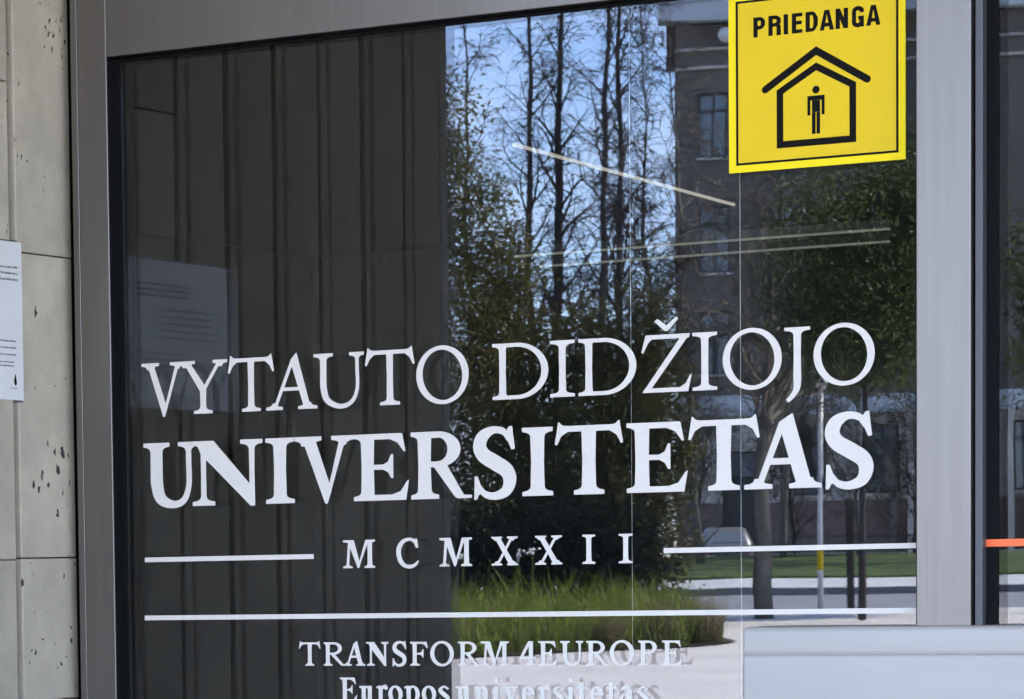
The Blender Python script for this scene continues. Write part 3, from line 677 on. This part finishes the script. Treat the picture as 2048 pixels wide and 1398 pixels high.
# yellow sign
SX, SZ = -1.8737, 2.0637
sign = thing('shelter_sign', 'square yellow sign reading PRIEDANGA with a person under a house roof', 'sign', (SX, -0.0006, SZ))
SW, SH = 0.2658, 0.2632
MB().box(0, SW, -0.0008, 0, 0, SH).build('film', M_yellow2, sign)
MB().box(0.0125, SW - 0.0115, -0.00105, -0.00085, 0.0120, SH - 0.0135).build('printed_field', M_yellow, sign)
bw = 0.0034; a0, a1, c0, c1 = 0.0112, SW - 0.0103, 0.0105, SH - 0.0120
b = MB(); b.box(a0, a0 + bw, -0.0013, -0.0009, c0, c1).box(a1 - bw, a1, -0.0013, -0.0009, c0, c1).box(a0 + bw, a1 - bw, -0.0013, -0.0009, c0, c0 + bw).box(a0 + bw, a1 - bw, -0.0013, -0.0009, c1 - bw, c1)
b.build('border_line', M_black, sign)
for ch, a, bb in (('P', -1.8353, -1.8174), ('R', -1.8124, -1.7934), ('I', -1.7892, -1.7824), ('E', -1.7767, -1.7607), ('D', -1.756, -1.7375), ('A', -1.7348, -1.7133), ('N', -1.711, -1.6923), ('G', -1.6867, -1.6688), ('A', -1.6655, -1.6444)):
    H = 0.0292; W = (bb - a) / H
    link('letter', letter_mesh('letter', sans_glyph(ch, W, 0.225 if ch != 'I' else W), H, thick=0.0001), M_black, sign, (a - SX, -0.00115, 2.2596 - SZ))
def line_poly(name, pts, w, closed=False, m=None, parent=None, y=-0.0012, cap=False):
    pts = [np.array((p[0] - SX, p[1] - SZ)) for p in pts]; n = len(pts); A, B = [], []
    for i, p in enumerate(pts):
        pa = pts[i - 1] if (i > 0 or closed) else None; pb = pts[(i + 1) % n] if (i < n - 1 or closed) else None
        d1 = (p - pa) / np.linalg.norm(p - pa) if pa is not None else None; d2 = (pb - p) / np.linalg.norm(pb - p) if pb is not None else None
        d1 = d2 if d1 is None else d1; d2 = d1 if d2 is None else d2
        n1 = np.array((-d1[1], d1[0])); n2 = np.array((-d2[1], d2[0])); nn = n1 + n2; nn = nn / np.linalg.norm(nn); k = w / 2 / max(0.3, nn @ n1)
        A.append(p + nn * k); B.append(p - nn * k)
    mb = MB(); rng = range(n if closed else n - 1)
    for i in rng:
        j = (i + 1) % n; mb.quad([(A[i][0], y, A[i][1]), (A[j][0], y, A[j][1]), (B[j][0], y, B[j][1]), (B[i][0], y, B[i][1])])
    if cap:
        for p in (pts[0], pts[-1]): mb.quad([(p[0] + w / 2 * math.cos(t), y - 0.00002, p[1] + w / 2 * math.sin(t)) for t in [k * math.pi / 8 for k in range(16)]])
    return mb.build(name, m, parent)
line_poly('roof_line', [(-1.8175, 2.1820), (-1.7403, 2.2316), (-1.6640, 2.1835)], 0.0108, False, M_black, sign, cap=True)
line_poly('house_outline', [(-1.7952, 2.0995), (-1.7952, 2.1765), (-1.7403, 2.2088), (-1.6856, 2.1778), (-1.6856, 2.0995)], 0.0100, True, M_black, sign)
mb = MB(); hx, hz = -1.7406 - SX, 2.1752 - SZ; Y = -0.0012
mb.quad([(hx + 0.0056 * math.cos(t), Y, hz + 0.0056 * math.sin(t)) for t in [k * math.pi / 10 for k in range(20)]])
def pq(x0, x1, z0, z1, y): mb.quad([(x0 - SX, y, z0 - SZ), (x1 - SX, y, z0 - SZ), (x1 - SX, y, z1 - SZ), (x0 - SX, y, z1 - SZ)])
pq(-1.7536, -1.7276, 2.1600, 2.1668, Y); pq(-1.7536, -1.7490, 2.1385, 2.1600, Y); pq(-1.7322, -1.7276, 2.1385, 2.1600, Y)
pq(-1.7468, -1.7344, 2.1430, 2.1599, Y); pq(-1.7468, -1.7412, 2.1112, 2.1429, Y); pq(-1.7400, -1.7344, 2.1112, 2.1429, Y)
mb.build('person_symbol', M_black, sign)

# ------------------------------------------------------------------ the dark room behind the glass
def st(name, m, *box):
    o = MB().box(*box).build(name, m); o['kind'] = 'structure'
st('interior_floor', M_roomfloor, -9.001, 3.001, 0.06, 12.512, -0.1, 0.02)
st('interior_ceiling', M_room, -9.001, 3.001, 0.221, 12.512, 3.2, 3.39)
st('interior_back_wall', M_room, -9.2, 3.2, 12.51, 12.7, -0.1, 3.4)
st('interior_left_wall', M_room, -9.2, -9.0, 0.20, 12.515, -0.1, 3.4)
st('interior_right_wall', M_room, 3.0, 3.2, 0.20, 12.515, -0.1, 3.4)
def led_light(p0, p1, label, m, w=0.004):
    p0, p1 = Vector(p0), Vector(p1); Ld = (p1 - p0).length
    t = thing('linear_light', label, 'ceiling light', p0, 'slim tube lights inside the dark room'); t.rotation_euler = (0, 0, math.atan2(p1.y - p0.y, p1.x - p0.x))
    MB().box(0, Ld, -w, w, 0, 0.009).build('diffuser', m, t)
    MB().box(0, Ld, -w - 0.002, w + 0.002, 0.0095, 0.045).build('housing', M_dark, t)
    for f in (0.1, 0.9): MB().tube([(Ld * f, 0, 0.06), (Ld * f, 0, 0.40)], 0.0015, 4).build('hanger', M_dark, t)
led_light((-4.558, 5.268, 2.8), (-4.7075, 7.608, 2.8), 'long slim lit tube light slanting down to the right across the reflected sky', M_led)
led_light((-6.239, 9.055, 2.8), (-4.573, 9.015, 2.8), 'faint level tube light, upper of the two level lines below the yellow sign', M_led2)
led_light((-6.370, 9.623, 2.8), (-4.757, 9.581, 2.8), 'faint level tube light, lower of the two level lines below the yellow sign', M_led2)
for xx, zz0, rr, lb in ((-2.055, 1.32, 0.0004, 'thin pale vertical cord behind the glass crossing the final I of MCMXXII'), (-1.880, 0.6, 0.0007, 'pale vertical cord behind the glass between the last T and A of UNIVERSITETAS')):
    o = MB().tube([(0, 0, 0), (0, 0, 3.2 - zz0)], rr, 6).build('blind_cord', M_cord, None, loc=(xx, 0.06, zz0)); tag(o, lb, 'cord', 'cords hanging behind the glass')

# ------------------------------------------------------------------ across the street (all of it seen mirrored in the glass)
bld = thing('townhouse', 'tall dark brown townhouse with pale cornice reflected behind the trees', 'building', S(1.8, 112, 1.45), rz=STREET)
MB().box(-0.2, 15.8, -11, 0.4, -0.56, -0.002).build('foundation', M_plaster, bld)
BW = 15.6; OW, SP, X0 = 0.95, 2.6, 0.75
floors = [(5.9, 7.9), (9.2, 11.4), (12.9, 15.0)]
def wall_grid(mb, z0, z1, opens, y0=-0.4, y1=0.0):
    """opens: list of (x0,x1,za,zb) sorted by x, all inside z0..z1"""
    x = 0
    for a, b_, za, zb in opens:
        mb.box(x, a, y0, y1, z0, z1)
        if za > z0: mb.box(a, b_, y0, y1, z0, za)
        if zb < z1: mb.box(a, b_, y0, y1, zb, z1)
        x = b_
    mb.box(x, BW, y0, y1, z0, z1)
def far_window(x0, x1, za, zb, parent):
    f = MB(); t = 0.07
    f.box(x0, x0 + t, -0.26, -0.12, za, zb).box(x1 - t, x1, -0.26, -0.12, za, zb).box(x0 + t, x1 - t, -0.26, -0.12, za, za + t).box(x0 + t, x1 - t, -0.26, -0.12, zb - t, zb)
    f.box((x0 + x1) / 2 - .03, (x0 + x1) / 2 + .03, -0.25, -0.13, za + t, zb - t); f.box(x0 + t, (x0 + x1) / 2 - .03, -0.25, -0.13, zb - 0.62, zb - 0.55); f.box((x0 + x1) / 2 + .03, x1 - t, -0.25, -0.13, zb - 0.62, zb - 0.55)
    fo = f.build('window_frame', M_wframe, parent)
    MB().box(x0 + t, x1 - t, -0.20, -0.19, za + t, zb - t).build('pane', M_wglass, fo)
    MB().box(x0 - .06, x1 + .06, -0.24, 0.08, za - 0.09, za - 0.002).build('sill', M_plaster, fo)
gopens = [(1.45, 2.6, 0.0, 3.4)] + [(3.7 + 2.3 * k, 4.75 + 2.3 * k, 1.9, 4.1) for k in range(5)]
mb = MB(); wall_grid(mb, 1.7, 4.5, [(a, b_, max(1.7, c), d) for a, b_, c, d in gopens]); mb.build('plaster_wall', M_plaster, bld)
mb = MB(); mb.box(0, 1.45, -0.4, 0.06, 0, 1.695).box(2.6, BW, -0.4, 0.06, 0, 1.695); mb.build('brick_base', M_brick, bld)
MB().box(-0.1, BW, -0.4, 0.16, 4.505, 5.15).build('string_course', M_cornice, bld)
mb = MB(); prev = 5.155
for za, zb in floors:
    wall_grid(mb, prev, zb + 0.45, [(X0 + SP * k, X0 + SP * k + OW, za, zb) for k in range(6)]); prev = zb + 0.455
mb.box(0, BW, -0.4, 0.0, prev, 17.2); mb.build('upper_wall', M_brown, bld)
for z in (15.75, 16.35): MB().box(-0.05, BW, 0.003, 0.12, z, z + 0.10).build('frieze_band', M_plaster, bld)
MB().box(-0.55, BW + .3, -0.5, 0.62, 17.25, 18.05).build('cornice', M_cornice, bld, bevel=0.05)
MB().box(0, BW, -11, -0.405, 0, 17.2).build('rear_block', M_brown, bld)
MB().box(-0.3, BW, -11, -0.6, 17.25, 17.6).build('flat_roof', M_brown, bld)
for a, b_, za, zb in gopens[1:]: far_window(a, b_, za, zb, bld)
for za, zb in floors:
    for k in range(6): far_window(X0 + SP * k, X0 + SP * k + OW, za, zb, bld)
dr = MB().box(1.5, 2.55, -0.3, -0.22, 0.0, 2.5).build('entrance_door', M_wframe, bld); MB().box(1.5, 2.55, -0.28, -0.24, 2.55, 3.35).build('pane', M_wglass, dr)
for k in range(9): MB().box(6.75 + 0.52 * k, 6.93 + 0.52 * k, 0.062 if False else 0.165, 0.34, 0.0, 4.5).build('pilaster', M_plaster if k % 2 else M_brown, bld)
lamp = thing('globe_lamp', 'round white globe lamp on the reflected frieze just left of the yellow sign', 'lamp', S(0.2, 111.5, 18.22))
mb = MB(); mb.lathe([(0.001, -.26), (.1, -.24), (.18, -.18), (.25, -.07), (.26, 0), (.25, .08), (.18, .19), (.1, .24), (.001, .26)], n=16); mb.build('globe', M_pole, lamp, smooth=True)
p = ED * 0.55; MB().tube([(0, 0, 0), (p.x, p.y, 0)], 0.04, 6).build('bracket', M_wframe, lamp)

# lawn fence
fen = thing('picket_fence', 'low dark picket fence reflected along the lawn in front of the brick base', 'fence', S(-1.2, 102.0, 1.41), rz=STREET)
for k in range(22): MB().tube([(0.28 * k, 0, 0), (0.28 * k, 0, 0.62)], [0.025, 0.018], 5).build('picket', M_wframe, fen)
for z in (0.12, 0.5): MB().box(-0.1, 6.1, -0.02, 0.02, z, z + 0.05).build('rail', M_wframe, fen)

# car, seen from behind over the lawn
car = thing('parked_car', 'small silver parked car half hidden beyond the reflected lawn', 'car', S(0.35, 106.0, 0.9), rz=STREET)
def car_section(y, w, zlo, zmid, ztop, wt):
    return [(-w, y, zlo), (-w * 1.03, y, (zlo + zmid) / 2), (-w * .98, y, zmid), (-wt, y, ztop - .05), (-wt * .8, y, ztop), (wt * .8, y, ztop), (wt, y, ztop - .05), (w * .98, y, zmid), (w * 1.03, y, (zlo + zmid) / 2), (w, y, zlo)]
secs = [car_section(0.0, .74, .35, .72, .80, .70), car_section(-.12, .80, .25, .85, .95, .72), car_section(-.35, .84, .22, .92, 1.30, .60), car_section(-.8, .86, .2, .93, 1.45, .58), car_section(-1.9, .86, .2, .93, 1.46, .58), car_section(-2.7, .86, .2, .93, 1.0, .76), car_section(-3.7, .82, .22, .82, .88, .70), car_section(-4.1, .72, .32, .62, .7, .62)]
mb = MB()
for q in secs: mb.v += q
for i in range(len(secs) - 1):
    for j in range(9): mb.f.append((i * 10 + j, i * 10 + j + 1, i * 10 + 11 + j, i * 10 + 10 + j))
mb.f.append(tuple(range(10))); mb.f.append(tuple(70 + j for j in reversed(range(10))))
mb.build('body', M_car, car, smooth=True)
MB().quad([(-.50, -.115, .97), (.50, -.115, .97), (.46, -.33, 1.28), (-.46, -.33, 1.28)]).build('rear_window', M_wglass, car)
for sx in (-1, 1):
    MB().box(sx * .66 - .1, sx * .66 + .1, -.06, .01, .62, .78).build('tail_light', mat('red_lens', (.35, .01, .01), .3), car)
    for yy in (-.75, -3.3):
        w = MB().tube([(sx * .72, yy, .31), (sx * .88, yy, .31)], .31, 16).build('wheel', M_tyre, car); MB().tube([(sx * .881, yy, .31), (sx * .885, yy, .31)], .2, 12).build('rim', M_greypole, w)

# poles and posts
def lamp_post(loc, h, r, m, label, arm=True, yellow=None):
    t = thing('lamp_post', label, 'lamp post', loc, rz=STREET)
    MB().tube([(0, 0, 0), (0, 0, h)], [r * 1.15, r * .85], 10).build('pole', m, t, smooth=True)
    MB().lathe([(r * 2, 0), (r * 2, .03), (r * 1.3, .05), (r * 1.3, .12)], n=12).build('base', m, t)
    if yellow: MB().lathe([(r * 1.22, yellow[0]), (r * 1.22, yellow[1])], n=10).build('yellow_sleeve', M_yellow, t)
    MB().lathe([(0.001, h), (r * 2.2, h), (r * 2.6, h + .12), (r * 1.6, h + .34), (.001, h + .36)], n=12).build('lantern', m, t)
lamp_post(S(-1.10, 70, 0.17), 4.7, 0.055, M_pole, 'white lamp post with a yellow sleeve low down, reflected beside the S of UNIVERSITETAS', yellow=(0.95, 1.4))
lamp_post(S(-2.00, 71, 0.19), 5.1, 0.045, M_greypole, 'slim grey lamp post reflected near the right edge of the glass')
for k, (ss, lb) in enumerate(((-1.82, 'dark post on the reflected kerb, left of the pair near the mullion'), (-2.08, 'dark post on the reflected kerb, right of the pair near the mullion'))):
    t = thing('kerb_post', lb, 'post', S(ss, 72.2, 0.2), 'dark posts by the kerb'); MB().tube([(0, 0, 0), (0, 0, 2.35)], 0.085, 10).build('shaft', M_bark, t); MB().lathe([(.1, 2.35), (.1, 2.4), (.001, 2.46)], n=10).build('cap', M_bark, t)

# ------------------------------------------------------------------ trees and planting
rng = np.random.default_rng(7)
def grow(mb, p, d, L, r, lvl, spec, rnd):
    """one branch: a bent tube with children"""
    n = 4 if lvl == 0 else 3; pts = [p]; rr = [r]; dd = d.copy()
    for i in range(n):
        dd = dd + Vector((rnd.gauss(0, spec['wob']), rnd.gauss(0, spec['wob']), rnd.gauss(0, spec['wob']) + spec['grav'][min(lvl, len(spec['grav']) - 1)])); dd.normalize()
        pts.append(pts[-1] + dd * (L / n)); rr.append(r * (1 - 0.75 * (i + 1) / n))
    mb.tube(pts, rr, 4 if lvl < 2 else 3, cap=False)
    if lvl >= spec['levels']: return
    k = spec['kids'][lvl]
    for j in range(k):
        f = rnd.uniform(0.25, 1.0); i = min(int(f * n), n - 1); q = pts[i].lerp(pts[i + 1], f * n - i)
        ax = Vector((rnd.gauss(0, 1), rnd.gauss(0, 1), rnd.gauss(0, .6))); ax = (ax - dd * ax.dot(dd)).normalized()
        nd_ = (dd * rnd.uniform(.4, 1.0) + ax * rnd.uniform(.5, 1.0)).normalized()
        grow(mb, q, nd_, L * spec['ratio'] * rnd.uniform(.7, 1.2), max(rr[i] * .55, spec['rmin']), lvl + 1, spec, rnd)

def bare_tree(name, loc, h, r, label, seed, lean=(0, 0), mtr=None, spec=None, first=0.25, nb=40, blen=2.2, cat='tree', group=None, bpow=1.0):
    rnd = random.Random(seed); t = thing(name, label, cat, loc, group)
    n = 14; pts = []; x = y = 0.0
    for i in range(n + 1):
        f = i / n; pts.append(Vector((lean[0] * f + x, lean[1] * f + y, h * f))); x += rnd.gauss(0, .06); y += rnd.gauss(0, .06)
    rr = [r * (1 - .9 * (i / n) ** 1.1) for i in range(n + 1)]
    MB().tube(pts, rr, 8).build('trunk', mtr or M_bark, t, smooth=True)
    mb = MB()
    for j in range(nb):
        f = first + (1 - first) * ((j + rnd.random()) / nb) ** bpow; i = min(int(f * n), n - 1); q = pts[i].lerp(pts[i + 1], f * n - i)
        a = rnd.uniform(0, 2 * math.pi); e = rnd.uniform(.5, 1.3) * spec['rise']
        d = Vector((math.cos(a), math.sin(a), e)).normalized()
        grow(mb, q, d, blen * (1.15 - .75 * f) * rnd.uniform(.7, 1.25), max(rr[i] * .42, .02), 0, spec, rnd)
    mb.build('branches', mtr or M_bark, t)
    return t
BIRCH = dict(levels=2, kids=(7, 5), ratio=.5, rmin=.011, wob=.16, grav=(.03, -.14, -.26), rise=1.3)
birches = [((5.95, 94), 19, .17, (.1, 0), 'dark bare birch reflected in the sky patch, leftmost of the four tall trunks'),
           ((5.05, 95), 20, .21, (0, .1), 'dark bare birch with the thickest trunk in the reflected sky patch, second from the left'),
           ((4.25, 93), 20, .17, (.62, .1), 'dark bare birch reflected in the middle of the sky patch, third from the left'),
           ((3.55, 94), 20, .16, (.35, .1), 'dark bare birch with dense fine twigs, rightmost of the four in the sky patch')]
for i, ((s_, d_), h, r, lean, lb) in enumerate(birches):
    bare_tree('birch_tree', S(s_, d_, 1.1), h, r, lb, 20 + i, lean, M_bark, BIRCH, .18, 42, 2.6)
bare_tree('young_tree', S(2.5, 96, 1.2), 16, .09, 'slender bare tree with dense twigs against the reflected building edge', 31, (.2, 0), M_bark, BIRCH, .15, 46, 2.3)
bare_tree('young_tree', S(7.1, 92, 1.0), 18, .10, 'slender bare tree reflected at the left border of the sky patch', 37, (-.6, 0), M_bark, BIRCH, .25, 30, 2.4)
GREY = dict(levels=2, kids=(6, 5), ratio=.55, rmin=.014, wob=.15, grav=(.12, .06, .02), rise=1.0)
bare_tree('bare_tree', S(0.10, 68.5, 0.14), 9.5, .21, 'grey bare tree with spreading limbs reflected under the yellow sign', 41, (.25, 0), M_bark2, GREY, .36, 44, 3.2)
bare_tree('bare_tree', S(1.15, 97, 1.2), 15, .13, 'grey bare tree with a tangle of fine branches reflected before the dark townhouse', 47, (-.5, .2), M_bark2, BIRCH, .22, 52, 2.6)
bare_tree('bare_tree', S(-1.2, 99, 1.3), 12, .12, 'grey bare tree reflected before the townhouse between the lamp post and the spreading tree', 48, (.3, .2), M_bark2, BIRCH, .2, 44, 2.5)
bare_tree('bare_tree', S(-5.4, 98, 1.3), 13, .12, 'grey bare tree reflected beside the pale mullion, at the right end of the glass', 49, (.3, .2), M_bark2, BIRCH, .2, 44, 2.5)
bare_tree('bare_tree', S(-8.6, 96, 1.3), 14, .13, 'grey bare tree reflected in the door glass at the right edge', 50, (.3, .2), M_bark2, BIRCH, .2, 50, 2.6)
bare_tree('thin_tree', S(2.33, 71, 0.2), 8.5, .075, 'thin dark upright trunk reflected left of the second white bar', 43, (0, 0), M_bark, GREY, .45, 22, 1.8)

def crown(name, m, blobs, n, size, parent, rg, clump=0.35, flat=0.0):
    """leaf cards gathered in clumps through a set of ellipsoids"""
    B = np.array(blobs, float); vol = B[:, 3] * B[:, 4] * B[:, 5]; pr = vol / vol.sum()
    nc = max(20, n // 45); ci = rg.choice(len(B), nc, p=pr)
    u = rg.normal(size=(nc, 3)); u /= np.linalg.norm(u, axis=1)[:, None]; rad = rg.random(nc) ** .45
    cc = B[ci, :3] + u * rad[:, None] * B[ci, 3:6]
    k = rg.integers(0, nc, n); P = cc[k] + rg.normal(size=(n, 3)) * clump * np.array((1, 1, .8))
    a = rg.normal(size=(n, 3)); a /= np.linalg.norm(a, axis=1)[:, None]; b_ = rg.normal(size=(n, 3)); b_ -= (b_ * a).sum(1)[:, None] * a; b_ /= np.linalg.norm(b_, axis=1)[:, None]
    s_ = size * rg.uniform(.6, 1.4, n)[:, None]
    V = np.stack([P - a * s_, P + b_ * s_ * .5, P + a * s_, P - b_ * s_ * .5], 1).reshape(-1, 3)
    me = bpy.data.meshes.new(name); me.vertices.add(4 * n); me.vertices.foreach_set('co', V.ravel())
    me.loops.add(4 * n); me.loops.foreach_set('vertex_index', np.arange(4 * n)); me.polygons.add(n)
    me.polygons.foreach_set('loop_start', np.arange(n) * 4); me.polygons.foreach_set('loop_total', np.full(n, 4)); me.update(); me.validate()
    return link(name, me, m, parent)

def leafy(name, loc, label, m, blobs, n, size, h, r, seed, clump=.35, cat='tree', group=None):
    rg = np.random.default_rng(seed); t = thing(name, label, cat, loc, group)
    MB().tube([(0, 0, 0), (0.05, 0, h * .4), (0, .05, h)], [r, r * .7, r * .15], 8).build('trunk', M_bark, t)
    mb = MB(); rnd = random.Random(seed)
    for x, y, z, rx, ry, rz in blobs:
        q = Vector((x, y, z)); b0 = Vector((0, 0, max(.3, z - rz * .7))); mb.tube([b0, b0.lerp(q, .5) + Vector((0, 0, .2)), q], [r * .4, r * .25, .02], 5)
    mb.build('branches', M_bark, t)
    crown('crown', m, blobs, n, size, t, rg, clump); return t
def sb(ds, dd, z, rs, rd, rz):    # blob given along the street axes
    p = ES * ds + ED * dd; return (p.x, p.y, z, rs, rd, rz)
leafy('evergreen_tree', S(6.9, 68, .1), 'tall olive evergreen reflected just right of the concrete wall edge', M_olive,
      [sb(0, 0, 2.0, 2.0, 1.6, 2.2), sb(-.1, 0, 5.2, 1.9, 1.5, 2.4), sb(-.2, 0, 8.0, 1.7, 1.3, 2.2), sb(-.2, 0, 9.9, 1.1, .9, 1.7)], 60000, .047, 11, .2, 51, .24)
leafy('evergreen_tree', S(5.0, 69, .1), 'broad olive evergreen reflected below the two leftmost birches', M_olive,
      [sb(0, 0, 2.2, 1.5, 1.4, 2.3), sb(.1, 0, 4.8, 1.2, 1.1, 1.9), sb(.4, 0, 6.8, .8, .8, 1.7)], 46000, .047, 8, .16, 52, .24)
leafy('evergreen_tree', S(3.2, 69, .1), 'low wide olive evergreen reflected above the letters DIDŽ', M_olive,
      [sb(0, 0, 2.2, 1.35, 1.3, 2.3), sb(.05, 0, 4.5, 1.25, 1.1, 1.7), sb(.5, 0, 5.9, .8, .6, .9), sb(-1.0, .4, 3.2, .7, .8, 3.0), sb(-.9, .4, 5.8, .5, .7, 1.6)], 50000, .047, 6.5, .14, 53, .24)
leafy('shrub', S(4.6, 65, .1), 'near black clipped shrub row reflected behind MCMXXII', M_hedge,
      [sb(2.2, 0, 1.25, 1.1, .8, 1.2), sb(.9, 0, 1.3, 1.1, .8, 1.25), sb(-.5, 0, 1.35, 1.0, .8, 1.3), sb(-1.7, 0, 1.3, .8, .8, 1.25)], 16000, .06, 2.0, .08, 54, cat='shrub')
SHR = dict(levels=2, kids=(6, 4), ratio=.55, rmin=.012, wob=.2, grav=(.10, .02, -.04), rise=1.6)
for k, (s_, d_, h, lb) in enumerate(((1.2, 101, 4.2, 'bare twiggy shrub reflected left of the spreading tree trunk'), (-1.6, 101, 4.6, 'bare twiggy shrub reflected just right of the spreading tree trunk'), (-3.4, 100.5, 5.2, 'bare twiggy shrub reflected between the lamp post and the kerb posts'), (-5.0, 101, 4.8, 'bare twiggy shrub reflected under the end of the word UNIVERSITETAS'))):
    bare_tree('bare_shrub', S(s_, d_, 1.4), h, .05, lb, 60 + k, (.1, 0), M_bark if k % 2 else M_bark2, SHR, .05, 42, 2.2, cat='shrub')
leafy('pine_tree', S(-1.75, 66, .12), 'dark green leafy tree reflected below the yellow sign', M_dgreen,
      [sb(.2, 0, 7.4, 1.5, 1.5, 1.5), sb(-.9, .3, 6.6, 1.3, 1.4, 1.6), sb(.9, -.2, 6.0, .9, 1.2, 1.0), sb(-.4, 0, 5.4, 1.5, 1.3, .8), sb(-1.3, 0, 8.4, 1.1, 1.2, 1.0)], 36000, .05, 8.5, .09, 55)
leafy('pine_tree', S(-6.6, 70, .12), 'dark leafy tree reflected in the door glass at the right edge', M_dgreen,
      [sb(0, 0, 7.0, 1.8, 1.5, 1.8), sb(.6, .2, 5.4, 1.2, 1.2, 1.0), sb(-.5, 0, 8.6, 1.1, 1.1, 1.1)], 14000, .065, 8.5, .14, 56)

# planting bed of grasses
bed = MB().quad([S(14, 44.5, .03), S(5.4, 47.2, .03), S(2.6, 51.0, .03), S(1.15, 53.2, .03), S(.85, 55, .03), S(1.3, 60, .03), S(2.0, 72, .20), S(14, 72, .20)])
be = bed.build('planting_bed', M_soil); be['kind'] = 'structure'
def tuft(rg, n, area, hmin, hmax, w, lean):
    V, F = [], []
    for i in range(n):
        x, y, z = area(rg); h = rg.uniform(hmin, hmax) * (1.0 if hmax < 1.09 else 0.82 + 0.30 * math.sin(x * 1.9 + 0.6) * math.sin(y * 1.3) + 0.16 * math.sin(x * 5.3 + y * 4.1)); a = rg.uniform(0, 2 * np.pi); l = rg.uniform(.1, lean) * h; c, s_ = np.cos(a), np.sin(a); k = len(V)
        for f, ww in ((0, 1), (.5, .8), (1, .08)):
            ox, oy, oz = x + c * l * f * f, y + s_ * l * f * f, z + h * f * (1 - .18 * f)
            px, py = -s_ * w * ww / 2, c * w * ww / 2
            V += [(ox - px, oy - py, oz), (ox + px, oy + py, oz)]
        F += [(k, k + 1, k + 3, k + 2), (k + 2, k + 3, k + 5, k + 4)]
    me = bpy.data.meshes.new('blades'); me.from_pydata(V, [], F); return me
rg = np.random.default_rng(77)
def bed_area(r):
    while True:
        s_ = r.uniform(1.6, 9); d = r.uniform(47, 63)
        if d > 47.5 + max(0, (5.4 - s_)) * 1.35: return S(s_, d, .03)
o = link('ornamental_grass', tuft(rg, 9000, bed_area, .35, 1.4, .026, 1.0), M_grass); tag(o, 'fresh green ornamental grass massed in the reflected planting bed', 'grass', kind='stuff')
o = link('dry_grass', tuft(rg, 3000, bed_area, .3, 1.2, .022, 1.1), M_dry); tag(o, 'dry straw stalks mixed through the green grass of the reflected bed', 'grass', kind='stuff')
for k, (s_, d_, n, h, lb) in enumerate(((2.1, 52.6, 260, 1.0, 'straw coloured grass clump in the reflected bed, under the last I of MCMXXII'), (1.35, 53.6, 240, 1.05, 'straw coloured grass clump spilling from the right tip of the reflected bed'), (2.9, 51.2, 240, .9, 'straw coloured grass clump reflected above the letters EU of 4EUROPE'), (1.75, 56.5, 240, 1.3, 'dry grass clump standing behind the tip of the reflected bed'))):
    def area(r, s_=s_, d_=d_):
        a = r.uniform(0, 6.28); q = .28 * r.random() ** .5; return (q * math.cos(a), q * math.sin(a), 0)
    t = link('grass_clump', tuft(rg, n, area, h * .5, h, .016, .9), M_dry, None, S(s_, d_, .03)); tag(t, lb, 'grass clump', 'dry grass clumps in the bed')
for k, (s_, z, lb) in enumerate(((5.85, 1.55, 'small white flower head beside the second M of MCMXXII'), (4.82, 1.48, 'small white flower head just right of the first X of MCMXXII'), (4.54, 1.6, 'small white flower head just left of the second X of MCMXXII'))):
    t = thing('white_flower', lb, 'flower', S(s_, 62.5, .03), 'white flower heads in the bed')
    MB().tube([(0, 0, 0), (.02, 0, z)], .012, 4).build('stem', M_grass, t); mb = MB(); rnd = random.Random(k)
    for q in range(9):
        c = (.02 + rnd.gauss(0, .05), rnd.gauss(0, .05), z + rnd.gauss(0, .05)); mb.lathe([(.001, -.04), (.04, 0), (.001, .04)], c, 6)
    mb.build('bloom', M_pole, t)
